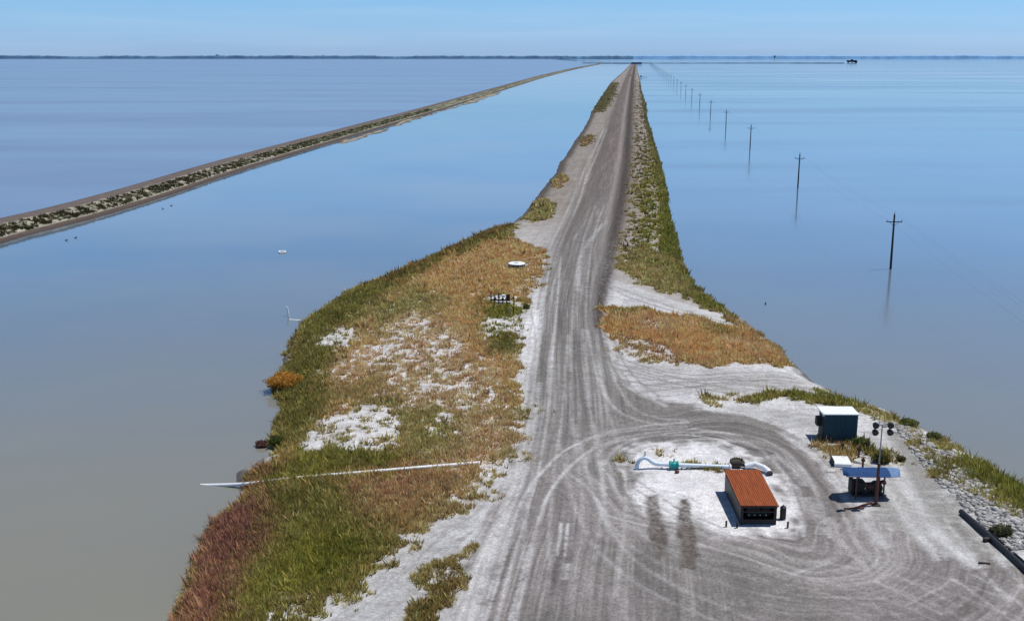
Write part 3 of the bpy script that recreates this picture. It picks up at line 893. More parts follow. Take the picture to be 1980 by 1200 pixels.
# ------------------------------------------------------------------ rubble stones on the right bank
def rubble():
    rng = np.random.default_rng(8)
    P = GP(RUB)
    pts = []
    while len(pts) < 2600:
        q = P.min(0) + (P.max(0) - P.min(0)) * rng.random((4000, 2))
        s = sdp(P, q[:, 0], q[:, 1]); l = land_sd(q[:, 0], q[:, 1])
        n = fbm(q[:, 0] * .7, q[:, 1] * .7, 3, 93)
        q = q[(s + (n - .5) * 3 > 0) & (l > -.3)]
        pts += list(q)
    pts = np.array(pts[:2600])
    ico = [(0, 0, 1), (.89, 0, .45), (.28, .85, .45), (-.72, .53, .45), (-.72, -.53, .45), (.28, -.85, .45),
           (.72, .53, -.45), (-.28, .85, -.45), (-.89, 0, -.45), (-.28, -.85, -.45), (.72, -.53, -.45), (0, 0, -1)]
    fi = [(0, 1, 2), (0, 2, 3), (0, 3, 4), (0, 4, 5), (0, 5, 1), (1, 6, 2), (2, 7, 3), (3, 8, 4), (4, 9, 5), (5, 10, 1),
          (2, 6, 7), (3, 7, 8), (4, 8, 9), (5, 9, 10), (1, 10, 6), (11, 7, 6), (11, 8, 7), (11, 9, 8), (11, 10, 9), (11, 6, 10)]
    ico = np.array(ico); fi = np.array(fi)
    z = zland(pts[:, 0], pts[:, 1], land_sd(pts[:, 0], pts[:, 1]))
    co = []; fs = []; cs = []
    for i, p in enumerate(pts):
        r = .10 + .22 * rng.random() ** 2.2
        v = ico * (1 + (rng.random((12, 1)) - .5) * .5) * r * np.array([1, .6 + .6 * rng.random(), .6])
        a = rng.random() * 6.28; ca, sa = math.cos(a), math.sin(a)
        v = np.stack([v[:, 0] * ca - v[:, 1] * sa, v[:, 0] * sa + v[:, 1] * ca, v[:, 2]], 1) + np.array([p[0], p[1], z[i] + r * .15])
        co.append(v); fs.append(fi + i * 12)
        g = .17 + .28 * rng.random(); cs.append(np.tile([g * 1.02, g, g * .98], (12, 1)))
    o = mesh_from('rubble', np.vstack(co), np.vstack(fs).ravel(), 3, np.vstack(cs), M['rock'])
    tag(o, 'pale broken rubble strewn over the right hand bank', 'rubble', kind='stuff')


rubble()

# ------------------------------------------------------------------ left levee
LEV = smooth_line(np.array([(-108, 60), (-103, 140)] + [G(a, b, 0) for a, b in ((0, 468), (250, 405), (500, 318), (750, 244), (850, 214), (930, 188), (1000, 166), (1060, 147), (1120, 132), (1165, 123.5))]), 2)
beach = [(600, 0), (690, 2), (740, 9), (800, 16), (880, 14), (930, 10), (1000, 8), (1060, 2), (1200, 0)]


def levee():
    ys = 1 / np.linspace(1 / 62.0, 1 / 4900.0, 900)
    xs = np.interp(ys, LEV[:, 1], LEV[:, 0])
    off = np.concatenate([np.linspace(-15, -9.5, 5), np.linspace(-9.2, 4, 44)])
    X = xs[:, None] + off[None, :]; Y = np.repeat(ys[:, None], len(off), 1)
    x = X.ravel(); y = Y.ravel(); d = np.tile(off, len(ys))
    nlo = fbm(x * .05, y * .05, 3, 111); nm = fbm(x * .6, y * .6, 4, 113); nh = fbm(x * 1.8, y * 1.8, 4, 117, .7)
    # cross section (distance from the near waterline, negative = inland)
    dd = d + (nm - .5) * 1.2 + np.interp(y, [b[0] * 1.0 for b in beach], [0] * len(beach))
    z = np.interp(dd, [-15, -12.6, -11.2, -6.0, -5.4, -1.9, -.8, 0, 4], [-1.2, -.3, 2.2, 2.25, 2.0, .9, .5, 0, -1.4])
    road = np.array([.125, .10, .09]); pale = np.array([.33, .31, .25]); mud = np.array([.085, .065, .055]); dk = np.array([.05, .04, .035])
    w1 = ss(-6.0, -5.5, dd)[:, None]
    col = road * (.8 + .4 * nm)[:, None] * (1 - w1) + pale * (.75 + .5 * nm)[:, None] * w1
    bush = ss(.5, .6, nh + (fbm(x * .8, y * .8, 2, 119) - .5) * .5 + .04 * ss(250, 500, y)) * w1[:, 0] * (1 - ss(-1.9, -1.3, dd))
    vegc = np.array([.040, .042, .025]) * (1 - nlo[:, None]) + np.array([.09, .075, .045]) * nlo[:, None]
    col = col * (1 - bush[:, None]) + vegc * bush[:, None]
    fg = (ss(330, 480, y) * w1[:, 0] * (1 - ss(-2.2, -1.4, dd)) * .6)[:, None]
    col = col * (1 - fg) + np.array([.07, .085, .035]) * fg
    w2 = ss(-1.6, -1.1, dd)[:, None]; col = col * (1 - w2) + mud * (.8 + .4 * nm)[:, None] * w2
    w3 = ss(-.5, .05, dd)[:, None]; col = col * (1 - w3) + dk * w3
    w4 = (1 - ss(-11.5, -10.9, dd))[:, None]; col = col * (1 - w4) + np.array([.07, .055, .05]) * w4
    z += bush * .15 * nh
    nr, nc = len(ys), len(off)
    i = (np.arange(nr - 1)[:, None] * nc + np.arange(nc - 1)[None, :]).ravel()
    f = np.stack([i, i + 1, i + nc + 1, i + nc], 1)
    o = mesh_from('levee', np.stack([x, y, z], 1), f.ravel(), 4, col, M['ground'], True)
    tag(o, kind='structure')
    # scrub on the inner slope: blades
    rng = np.random.default_rng(31)
    n = 14000
    y = 1 / (1 / 700 + (1 / 150 - 1 / 700) * rng.random(n)); dd = -5.4 + 3.8 * rng.random(n)
    x = np.interp(y, LEV[:, 1], LEV[:, 0]) + dd
    k = fbm(x * .9, y * .9, 3, 123, .7) + .1 * ss(250, 450, y) + rng.random(n) * .12 > .56
    x, y, dd = x[k], y[k], dd[k]; z = np.interp(dd, [-6.0, -5.4, -1.9, -.8], [2.25, 2.0, .9, .5])
    kk = rng.random(len(x))[:, None]
    c = np.array([.06, .075, .025]) * kk + np.array([.11, .08, .045]) * (1 - kk)
    m = len(x); B = 10
    X = np.repeat(x, B); Y = np.repeat(y, B); Z = np.repeat(z, B); a = rng.random(m * B) * 6.28; S = np.repeat(.5 + .8 * rng.random(m), B)
    ln = .42 * S * (.5 + rng.random(m * B)); ti = rng.random(m * B) * 1.2
    bx = X + np.cos(a) * .24 * S * rng.random(m * B); by = Y + np.sin(a) * .3 * S * rng.random(m * B)
    w = .09 * S; pa = rng.random(m * B) * PI
    co = np.empty((m * B, 3, 3))
    co[:, 0] = np.stack([bx - np.cos(pa) * w, by - np.sin(pa) * w, Z - .1], 1); co[:, 1] = np.stack([bx + np.cos(pa) * w, by + np.sin(pa) * w, Z - .1], 1)
    co[:, 2] = np.stack([bx + np.cos(a) * np.sin(ti) * ln, by + np.sin(a) * np.sin(ti) * ln, Z + np.cos(ti) * ln], 1)
    C = np.repeat(np.repeat(c, B, 0), 3, 0)
    o = mesh_from('scrub', co.reshape(-1, 3), np.arange(m * B * 3), 3, C, M['grass'])
    tag(o, 'dark low scrub dotted along the pale slope of the far left levee', 'scrub', kind='stuff')
    # pale beach shelf on the inner side of the levee further out
    B0 = GP([(660, 277), (700, 262), (740, 252), (800, 232), (860, 213), (905, 196), (940, 184), (968, 178), (962, 183), (938, 191), (900, 203), (860, 214), (820, 226), (790, 231), (745, 250), (700, 268)], 0)
    yy = np.linspace(B0[:, 1].min() - 5, B0[:, 1].max() + 5, 260); xx = np.linspace(B0[:, 0].min() - 8, B0[:, 0].max() + 8, 200)
    X, Y = np.meshgrid(xx, yy); x = X.ravel(); y = Y.ravel()
    s = sdp(B0, x, y, 40) + (fbm(x * .15, y * .05, 4, 131) - .5) * 10
    z = np.clip(s * .12, -.5, .45)
    n = fbm(x * .3, y * .1, 4, 133)
    g = ss(.5, .6, n)[:, None] * .7
    c = np.array([.30, .265, .21]) * (1 - g) + np.array([.10, .11, .05]) * g
    we = (1 - ss(.05, .2, z))[:, None]; c = c * (1 - we) + np.array([.09, .075, .06]) * we
    nr, nc = len(yy), len(xx)
    i = (np.arange(nr - 1)[:, None] * nc + np.arange(nc - 1)[None, :]).ravel()
    f = np.stack([i, i + 1, i + nc + 1, i + nc], 1); f = f[z[f].max(1) > -.45]
    o = mesh_from('beach', np.stack([x, y, z], 1), f.ravel(), 4, c, M['ground'], True); tag(o, kind='structure')


levee()

# ------------------------------------------------------------------ water
def poly_sheet(name, pts, z, m):
    me = bpy.data.meshes.new(name)
    bm = bmesh.new(); vs = [bm.verts.new((p[0], p[1], z)) for p in pts]; f = bm.faces.new(vs)
    bmesh.ops.triangulate(bm, faces=[f]); bmesh.ops.recalc_face_normals(bm, faces=bm.faces)
    for q in bm.faces:
        if q.normal.z < 0: q.normal_flip()
    bm.to_mesh(me); bm.free(); me.materials.append(m)
    o = bpy.data.objects.new(name, me); COL.objects.link(o); return tag(o, kind='structure')


W1 = water_mat('wind_rippled_water', (.125, .145, .20), (.11, .13, .185), .19, .24, .6, 1.6)
W2 = water_mat('calm_turbid_water', (.125, .155, .185), (.085, .135, .185), .02, .07, .10, 1.2)
W3 = water_mat('lightly_rippled_water', (.105, .15, .20), (.09, .135, .185), .03, .17, .16, 1.2)
lev_mid = [(np.interp(y, LEV[:, 1], LEV[:, 0]) - 8, y) for y in (62, 140, 250, 400, 700, 1200, 2500, 4880)]
cy = [-60, 30, 60, 100, 200, 400, 1000, 2500, 5100]
cw = [(np.interp(y, RL[:, 1], (RL[:, 0] + RR[:, 0]) / 2), y) for y in cy]
poly_sheet('water', [(-60000, -300), (lev_mid[0][0], -300)] + lev_mid + [(lev_mid[-1][0], 13000), (-60000, 13000)], 0, W1)
poly_sheet('water', [(lev_mid[0][0], -300), (cw[0][0], -300)] + cw + [(cw[-1][0], 13000), (lev_mid[-1][0], 13000)] + lev_mid[::-1], 0, W2)
poly_sheet('water', [(cw[0][0], -300), (60000, -300), (60000, 13000), (cw[-1][0], 13000)] + cw[::-1], 0, W3)
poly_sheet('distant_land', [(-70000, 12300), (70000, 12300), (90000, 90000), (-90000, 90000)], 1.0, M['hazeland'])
poly_sheet('seabed', [(-70000, -400), (70000, -400), (70000, 14000), (-70000, 14000)], -3.0, M['hazedike'])


def ridge_strip(name, x0, x1, y, h0, h1, n, m, seed, depth=60, label=None, kind='stuff', cat=None, gaps=.0):
    r = np.random.default_rng(seed)
    xs = np.linspace(x0, x1, n)
    nn = fbm(xs / 45., xs * 0, 3, seed) * .45 + fbm(xs / 420., xs * 0 + 3, 3, seed + 5) * .75
    hh = h0 + (h1 - h0) * np.clip((nn - .3) * 1.3, 0, 1)
    hh[r.random(n) < gaps] = h0
    mb = MB()
    vs = []; fs = []
    for i, (x, h) in enumerate(zip(xs, hh)):
        yo = y
        vs += [(x, yo - depth / 2, 0), (x, yo - depth * .3, h * .8), (x, yo, h), (x, yo + depth / 2, 0)]
    for i in range(n - 1):
        for k in range(3):
            a = i * 4 + k; fs.append([a, a + 4, a + 5, a + 1])
    mb.add(vs, fs); o = mb.build(name, m, None, True)
    if kind: o['kind'] = kind
    if label: o['label'] = label
    if cat: o['category'] = cat
    return o


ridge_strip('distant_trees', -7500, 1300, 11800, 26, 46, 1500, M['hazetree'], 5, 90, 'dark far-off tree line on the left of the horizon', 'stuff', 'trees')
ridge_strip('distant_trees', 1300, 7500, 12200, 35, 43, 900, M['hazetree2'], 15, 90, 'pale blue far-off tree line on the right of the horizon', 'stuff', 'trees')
ridge_strip('distant_dike', 330, 1560, 5150, 2.0, 5.5, 160, M['hazedike'], 25, 20, None, 'structure')
ridge_strip('distant_shore', -7500, 500, 11600, 5, 9, 200, M['hazedike'], 27, 60, None, 'structure')

# clump of dark trees on the low far islet
def far_tree(px, py, D, h, w, label, seed):
    rr = random.Random(seed)
    x = (px - 990) / F * D
    t = thing('tree', (x, D, 0), label, 'tree', 'dark trees on the far islet')
    MB().tube([(0, 0, -1), (0, 0, h * .5)], [w * .08, w * .05], 6).build('trunk', M['hazedike'], t)
    mb = MB()
    for k in range(9):
        mb.ball((rr.uniform(-w, w) * .4, rr.uniform(-w, w) * .4, h * rr.uniform(.3, .8)), w * rr.uniform(.22, .38), 7, 5, (1, 1, .8), .25, seed * 10 + k)
    mb.build('crown', M['farcrown'] if D < 9000 else M['hazetree'], t)


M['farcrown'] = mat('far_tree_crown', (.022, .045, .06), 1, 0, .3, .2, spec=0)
for k, (px, h, w, lab) in enumerate([(1624, 13, 16, 'leftmost dark round tree of the far islet clump'), (1630, 17, 20, 'tallest dark tree in the middle of the far islet clump'),
                                     (1637, 12, 16, 'rightmost low dark tree of the far islet clump')]):
    far_tree(px, 120, 5600, h, w, lab, k + 1)
for k, (px, h, w, lab) in enumerate([(1484, 44, 20, 'lone tall hazy tree above the right horizon'), (435, 54, 40, 'lone tall dark tree standing above the left tree line')]):
    far_tree(px, 108, 11900, h, w, lab, k + 10)
for o in COL.objects:
    if o.get('label', '').startswith('lone tall') and 'group' in o: del o['group']

# ------------------------------------------------------------------ power poles and lines
pole_xy = [(63.9 + 13.75 * k, 177 + (118.2 if k > 1 else 113) * k) for k in range(-1, 39)]
ordn = ['', 'nearest', 'second', 'third', 'fourth', 'fifth', 'sixth', 'seventh', 'eighth', 'ninth', 'tenth', 'eleventh', 'twelfth', 'thirteenth', 'fourteenth', 'fifteenth', 'sixteenth']
PH = 9.5


def make_pole():
    t = thing('power_pole', (0, 0, 0), 'x', 'power pole', 'power poles standing in the water right of the causeway')
    MB().tube([(0, 0, -2), (0, 0, 2), (0, 0, PH - .2)], [.20, .19, .14], 10).build('pole', M['wood'], t, True)
    MB().box((0, -.14, PH - 1.45), (2.6, .12, .14), bev=.02).build('crossarm', M['wood'], t)
    for sx in (-1, 1):
        MB().tube([(0, -.09, PH - 2.15), (sx * .75, -.21, PH - 1.52)], .03, 6).build('brace', M['darksteel'], t)
        MB().tube([(sx * 1.2, -.14, PH - 1.38), (sx * 1.2, -.14, PH - 1.28), (sx * 1.2, -.14, PH - 1.2), (sx * 1.2, -.14, PH - 1.1)], [.03, .07, .05, .06], 8).build('insulator', M['grey'], t, True)
    MB().tube([(0, 0, PH - .2), (0, 0, PH - .05), (0, 0, PH + .05), (0, 0, PH + .17)], [.03, .07, .05, .06], 8).build('insulator', M['grey'], t, True)
    return t


proto = make_pole()
for k, (x, y) in enumerate(pole_xy):
    if k == 0:
        continue  # the pole before the first one stands outside the picture
    o = proto if k == 1 else copy_tree(proto)
    o.location = (x, y, 0)
    o.rotation_euler = (R(random.uniform(-.5, .5)), R(random.uniform(-.7, .9)), R(-7 + random.uniform(-4, 4)))
    if k == 1: o['label'] = 'nearest dark wooden power pole with crossarm standing in the right water'
    elif k < len(ordn): o['label'] = '%s power pole counted from the camera in the row standing in water' % ordn[k]
    else: o['label'] = 'tiny hazy power pole in the far end of the row, beyond the sixteenth'
far_pole = (pole_xy[0][0], pole_xy[0][1])
for off, dz, lab in ((-1.2, PH - 1.08, 'left wire hung along the row of power poles'), (0, PH + .18, 'top middle wire hung along the row of power poles'), (1.2, PH - 1.08, 'right wire hung along the row of power poles')):
    pts = []
    for k in range(0, 14):
        a = pole_xy[k]; b = pole_xy[k + 1]
        for q in range(12):
            t = q / 12
            pts.append((a[0] + (b[0] - a[0]) * t + off, a[1] + (b[1] - a[1]) * t, dz - 1.1 * 4 * t * (1 - t)))
    tag(MB().tube(pts, .006, 4, False).build('power_line', M['darksteel']), lab, 'power line')

# ------------------------------------------------------------------ rust roofed pump shelter
a = G(1432, 977, 3.05); b = G(1508, 977, 3.05); c_ = G(1400, 907, 3.25); d_ = G(1467, 907, 3.25)
W = ((b[0] - a[0]) + (d_[0] - c_[0])) / 2; Ln = c_[1] - a[1]
cx = (a[0] + b[0] + c_[0] + d_[0]) / 4; cyy = (a[1] + c_[1]) / 2
gzs = gz(cx, cyy)
t = thing('pump_shelter', (cx, cyy, gzs), 'low shelter with a rust orange corrugated roof on the white island', 'shelter', rz=R(-.5))
zr0 = 3.05 - gzs; zr1 = 3.25 - gzs
def corr(W, Ln, z0, z1, n=96, amp=.028, waves=17):
    vs = []; fs = []
    for i in range(n + 1):
        x = -W / 2 + W * i / n; w = amp * math.sin(2 * PI * waves * i / n)
        for (y, z) in ((-Ln / 2, z0), (-Ln * .17, z0 + (z1 - z0) * .33 + .005), (Ln * .17, z0 + (z1 - z0) * .66 + .01), (Ln / 2, z1)):
            vs.append((x, y, z + w))
    m = len(vs)
    vs += [(x, y, z - .012) for x, y, z in vs]
    for i in range(n):
        for k in range(3):
            a = i * 4 + k; fs.append([a, a + 4, a + 5, a + 1]); fs.append([m + a, m + a + 1, m + a + 5, m + a + 4])
        a = i * 4; fs.append([a, m + a, m + a + 4, a + 4]); a += 3; fs.append([a, a + 4, m + a + 4, m + a])
    return MB().add(vs, fs)
corr(W, Ln, zr0, zr1).build('roof', M['rust'], t, True)
for sx in (-1, 1):
    MB().tube([(sx * (W / 2 - .02), -Ln / 2, zr0 - .06), (sx * (W / 2 - .02), Ln / 2, zr1 - .06)], .05, 6).build('edge_beam', M['rust'] if sx > 0 else M['darksteel'], t)
MB().box((0, -Ln / 2 + .10, zr0 - .14), (W - .15, .1, .16)).build('fascia', M['darksteel'], t)
for k in range(3):
    for sx in (-1, 1):
        yy = -Ln / 2 + .2 + k * (Ln - .4) / 2
        MB().box((sx * (W / 2 - .2), yy, (zr0 - .1) / 2 - .1), (.14, .14, zr0 + .05)).build('post', M['darksteel'], t)
for sx in (-1, 1):
    MB().box((sx * (W / 2 - .1), 0, zr0 / 2 - .1), (.04, Ln - .3, zr0 - .12)).build('side_wall', M['black'], t)
MB().box((0, Ln / 2 - .35, .7), (W - .7, .05, 1.5)).build('rear_wall', M['darksteel'], t)
MB().box((0, -Ln / 2 + .16, zr0 - .55), (W - .5, .06, .09)).build('rail', M['darksteel'], t)
MB().box((0, -Ln / 2 + .16, .35), (W - .5, .06, .09)).build('rail', M['darksteel'], t)
# pump set inside
p = thing('pump_engine', (cx, cyy - Ln * .25, gzs), 'dark pump engine sitting under the rust orange roof', 'pump')
MB().box((0, 0, .2), (2.4, 3.0, .22), bev=.04).build('skid', M['darksteel'], p)
MB().box((-.3, -.2, .72), (1.1, 1.5, .8), bev=.08).build('engine_block', M['darksteel'], p)
MB().tube([(.65, -.9, .7), (.65, .2, .7)], .38, 16).build('pump_casing', M['darksteel'], p, True)
for k in range(4):
    MB().tube([(-.75 + k * .42, -1.52, .75), (-.75 + k * .42, -1.40, .75)], .045, 10).build('gauge', M['grey'], p)
# pipe bollards by the shelter
for k, (px, py, lab) in enumerate([(1425, 1020, 'short dark bollard at the front left corner of the rust roofed shelter'), (1404, 1018, 'short dark stub left of the bollard near the rust roofed shelter'),
                                   (1523, 1020, 'short dark bollard at the front right corner of the rust roofed shelter')]):
    q = at(px, py)
    o = thing('bollard', q, lab, 'bollard', 'bollards in front of the shelter')
    MB().tube([(0, 0, -.1), (0, 0, .42)], .07, 10).build('post', M['darksteel'], o, True)
    MB().ball((0, 0, .43), .08, 10, 6).build('cap', M['darksteel'], o, True)
q = at(1512, 1003)
o = thing('fuel_tank', (q.x + .05, q.y, q.z), 'small upright black tank at the front right corner of the shelter', 'tank')
MB().tube([(0, 0, 0), (0, 0, .05), (0, 0, .95), (0, 0, 1.05)], [.2, .23, .23, .12], 14).build('tank_body', M['black'], o, True)
MB().tube([(0, 0, 1.04), (0, 0, 1.16)], .05, 8).build('filler_cap', M['grey'], o, True)

# ------------------------------------------------------------------ pale blue pipe with gooseneck and teal valve
p0 = at(1231, 906); p1 = at(1412, 912)
y0 = p0.y; zb = p0.z
def pxw(px, py, yref):  # world x,z of a picture point on the vertical plane y = yref
    v = (py - 600) / F; dn = SP + v * CP; fw = CP - v * SP; tt = yref / fw
    return ((px - 990) / F * tt, H - dn * tt)
gpts = [(1232, 908), (1231, 901), (1234, 892), (1240, 886), (1247, 884), (1254, 887), (1261, 893), (1270, 896.5), (1290, 897.5), (1330, 899), (1370, 900.5), (1414, 902)]
P3 = []
for k, (px, py) in enumerate(gpts):
    x, z = pxw(px, py, y0)
    P3.append(Vector((x, y0, z)))
org = Vector((P3[0].x, y0, zb))
P3 = [Vector(v) - org for v in smooth_line(np.array([tuple(v) for v in P3]), 2)]
P3[0].z = -.3
t = thing('outlet_pipe', org, 'pale blue above-ground pipe with a gooseneck end on the white island', 'pipe')
MB().tube(P3, .17, 16).build('pipe', M['bluewhite'], t, True)
xv, zv = pxw(1303, 898, y0); xv -= org.x; zv -= org.z
v_ = thing('valve', (0, 0, 0), None, None); v_.parent = t; v_.location = (xv, 0, zv)
for k in (-.34, -.22, .22, .34):
    MB().tube([(k - .035, 0, 0), (k + .035, 0, 0)], .33, 20).build('flange', M['teal'], v_, True)
MB().tube([(-.19, 0, 0), (-.08, 0, 0), (.08, 0, 0), (.19, 0, 0)], [.24, .29, .29, .24], 20).build('valve_body', M['teal'], v_, True)
MB().tube([(0, 0, .3), (0, 0, .55)], .06, 8).build('valve_stem', M['teal'], v_, True)
for px in (1280, 1318):
    x, z = pxw(px, 899, y0); z -= org.z
    MB().box((x - org.x, 0, (z - .2) / 2 - .05), (.09, .09, z - .1)).build('support', M['darksteel'], t)
x, z = pxw(1247, 880, y0)
MB().tube([(x - org.x, 0, z - org.z - .1), (x - org.x, 0, z - org.z + .32)], .04, 8).build('air_vent', M['darksteel'], t)
x1, z1 = pxw(1412, 902, y0)
MB().tube([(x1 - org.x - .08, 0, z1 - org.z), (x1 - org.x + .02, 0, z1 - org.z)], .27, 18).build('end_flange', M['whitepaint'], t, True)
MB().box((x1 - org.x - .8, 0, (z1 - org.z) / 2 - .1), (.3, .4, z1 - org.z)).build('pipe_cradle', M['bluewhite'], t)
# little pressure box below the valve
q = at(1309, 914)
o = thing('meter', q, 'small dark red meter head on the ground below the teal valve', 'meter')
MB().ball((0, 0, .12), .2, 10, 8, (1, .8, .8)).build('meter_head', M['rustpost'], o, True)
MB().tube([(0, 0, .2), (0, 0, .42)], .035, 8).build('stem', M['darksteel'], o)
# dark coupling and white elbow going into the ground behind the shelter
q = at(1420, 903)
o = thing('pipe_coupling', q, 'dark motor-like coupling at the end of the pale blue pipe', 'coupling')
MB().tube([(-.35, 0, .35), (.45, 0, .35)], .36, 16).build('drum', M['darksteel'], o, True)
MB().tube([(.45, 0, .3), (1.2, -.1, .2)], [.2, .16], 12).build('shaft', M['darksteel'], o, True)
MB().box((0, 0, .05), (.9, .6, .2)).build('foot', M['darksteel'], o)
e0 = at(1440, 906); e1 = at(1487, 918)
o = thing('white_pipe', e0, 'fat white pipe ending in an elbow behind the rust orange roof', 'pipe')
dd = e1 - e0
MB().tube([(0, 0, .25), (dd.x * .5, dd.y * .15 + .3, .4), (dd.x * .85, dd.y * .45, .36), (dd.x * .98, dd.y * .8, .3), (dd.x * 1.0, dd.y * 1.05, .2)], [.22, .24, .24, .23, .23], 16).build('pipe', M['whitepaint'], o, True)
MB().tube([(dd.x * 1.0, dd.y * 1.03, .2), (dd.x * 1.01, dd.y * 1.12, .17)], .27, 16).build('end_flange', M['concdark'], o, True)

# ------------------------------------------------------------------ teal control cabin with white roof
bl = at(1592, 853); br = at(1655, 853)
w = br.x - bl.x; dep = 1.8; hh = 2.4
o = thing('control_cabin', ((bl.x + br.x) / 2, bl.y + dep / 2, bl.z - .03), 'dark teal metal cabin with a white roof beside the green belt', 'cabin', rz=R(-1))
MB().box((0, 0, .06), (w + .1, dep + .1, .14)).build('base', M['concdark'], o)
mb = MB().box((0, 0, .13 + hh / 2), (w, dep, hh))
for k in range(9):
    mb.box((-w / 2 + .16 + k * (w - .32) / 8, -dep / 2 - .02, .13 + hh / 2), (.07, .045, hh - .14))
mb.build('body', M['tealwall'], o)
MB().box((-.08, .05, hh + .20), (w + .26, dep + .4, .12), bev=.03).build('roof', M['whitepaint'], o)
MB().box((-w / 2 - .02, -dep / 2 + .6, .13 + .95), (.06, .85, 1.9)).build('door', M['darksteel'], o)
MB().box((-w / 2 - .25, .2, 1.6), (.42, .7, .8), bev=.04).build('cooling_unit', M['darksteel'], o)
for k in range(2):
    MB().tube([(-w / 2 - .05 - .12, -dep / 2 + .1 + k * .02, hh + .25 + .05 - k * .25), (-w / 2 + .1, -dep / 2 + .1, hh + .2 - k * .25)], .05, 6).build('bracket', M['whitepaint'], o)

# white slabs and valve standpipes between cabin and canopy
s0 = at(1626, 895)
o = thing('concrete_slab', s0, 'bright white concrete slab left of the blue canopy', 'slab', rz=R(-6))
MB().box((0, 0, .16), (1.45, 1.9, .3), bev=.04).build('slab', M['whitepaint'], o)
MB().box((-.76, -.2, .25), (.07, 1.4, .5)).build('edge_plate', M['darksteel'], o)
for px, py, s, lab in ((1665, 893, 1.0, 'white boulder just above the middle of the blue canopy'), (1655, 858, .9, 'white boulder at the right foot of the teal cabin'), (1605, 910, .6, 'small pale boulder left of the white slab')):
    q = at(px, py)
    tag(MB().ball((0, 0, 0), .55 * s, 9, 7, (1.4, 1, .55), .18, int(px)).build('boulder', M['conc']), lab, 'boulder', 'white boulders around the pumping gear')
    COL.objects[-1].location = q
for k, (px, py, h, lab) in enumerate([(1660, 888, 1.3, 'tall brown valve standpipe behind the blue canopy'), (1668, 903, .9, 'short dark standpipe touching the top of the blue canopy'),
                                      (1628, 872, .8, 'low brown standpipe between the teal cabin and white slab'), (1677, 872, 1.0, 'brown standpipe beside the bush below the lamps')]):
    q = at(px, py)
    o = thing('standpipe', q, lab, 'standpipe', 'valve standpipes behind the canopy')
    MB().tube([(0, 0, -.1), (0, 0, h)], .09, 10).build('riser', M['rustpost'], o, True)
    MB().tube([(0, 0, h * .62), (.0, 0, h * .8)], .17, 12).build('valve_body', M['darksteel'], o, True)
    MB().tube([(-.22, 0, h), (.22, 0, h)], .03, 6).build('valve_handle', M['rustpost'], o)

# ------------------------------------------------------------------ blue canopy over a pump skid
base = at(1688, 962)
cz = 2.25
k0 = pxw(1630, 912, base.y); k1 = pxw(1741, 912, base.y)
cxw = (k0[0] + k1[0]) / 2; cw_ = k1[0] - k0[0]; cz = (k0[1]) - base.z
o = thing('canopy', (cxw, base.y + .35, base.z), 'arched blue sheet metal canopy beside the lamp mast', 'canopy')
def arch(x0, x1, m_, nm):
    vs = []; fs = []; n = 14
    for x, kk in ((x0, 0), (x1, 1)):
        for i in range(n + 1):
            a = -1 + 2 * i / n
            e = 1 - .55 * max(0, abs((x - 0) / (cw_ / 2)) - .82) / .18
            vs.append((x, a * .95 * e, cz + .14 - .32 * a * a))
    nn = n + 1
    vs2 = [(x, y, z - .03) for x, y, z in vs]
    m2 = len(vs); vs += vs2
    for i in range(n):
        fs.append([i, i + 1, nn + i + 1, nn + i]); fs.append([m2 + i, m2 + nn + i, m2 + nn + i + 1, m2 + i + 1])
    fs.append([0, nn, m2 + nn, m2]); fs.append([n, m2 + n, m2 + nn + n, nn + n])
    for i in range(n):
        fs.append([i, m2 + i, m2 + i + 1, i + 1]); fs.append([nn + i, nn + i + 1, m2 + nn + i + 1, m2 + nn + i])
    MB().add(vs, fs).build(nm, m_, o, True)
arch(-cw_ / 2, -cw_ * .42, M['blue'], 'roof_panel'); arch(-cw_ * .42, -cw_ * .02, M['blue'], 'roof_panel'); arch(-cw_ * .02, cw_ * .30, M['blue'], 'roof_panel')
arch(cw_ * .30, cw_ * .42, M['ltblue'], 'roof_panel'); arch(cw_ * .42, cw_ / 2, M['ltblue'], 'roof_panel')
for sx in (-.26, .22):
    for sy in (-.55, .55):
        MB().box((sx * cw_, sy, cz / 2 - .1), (.1, .1, cz - .05)).build('post', M['rustpost'], o)
MB().tube([(-cw_ * .26, -.55, cz - .25), (cw_ * .22, -.55, cz - .25)], .05, 6).build('rafter', M['darksteel'], o)
MB().tube([(-cw_ / 2 + .1, -.86, cz - .18), (cw_ / 2 - .1, -.86, cz - .18)], .035, 6).build('gutter', M['grey'], o)
p = thing('pump_skid', (cxw - .05, base.y + .75, base.z), 'dark engine driven pump on a skid under the blue canopy', 'pump')
MB().box((0, 0, .14), (2.5, 1.1, .16), bev=.03).build('skid', M['darksteel'], p)
MB().box((-.65, 0, .72), (.9, .75, .95), bev=.08).build('engine_block', M['darksteel'], p)
MB().box((-1.22, 0, .78), (.18, .9, 1.05), bev=.03).build('radiator', M['darksteel'], p)
MB().tube([(.0, 0, .65), (.5, 0, .65)], .34, 18).build('flywheel', M['rustpost'], p, True)
MB().tube([(.75, -.3, .6), (.75, .3, .6)], .45, 18).build('pump_casing', M['darksteel'], p, True)
MB().tube([(.75, 0, .6), (1.1, 0, 1.0), (1.35, 0, 1.05), (1.5, .3, .8)], .16, 12).build('discharge_pipe', M['rustpost'], p, True)
MB().tube([(-.6, .1, 1.2), (-.6, .1, 1.7)], .07, 8).build('exhaust', M['rustpost'], p)
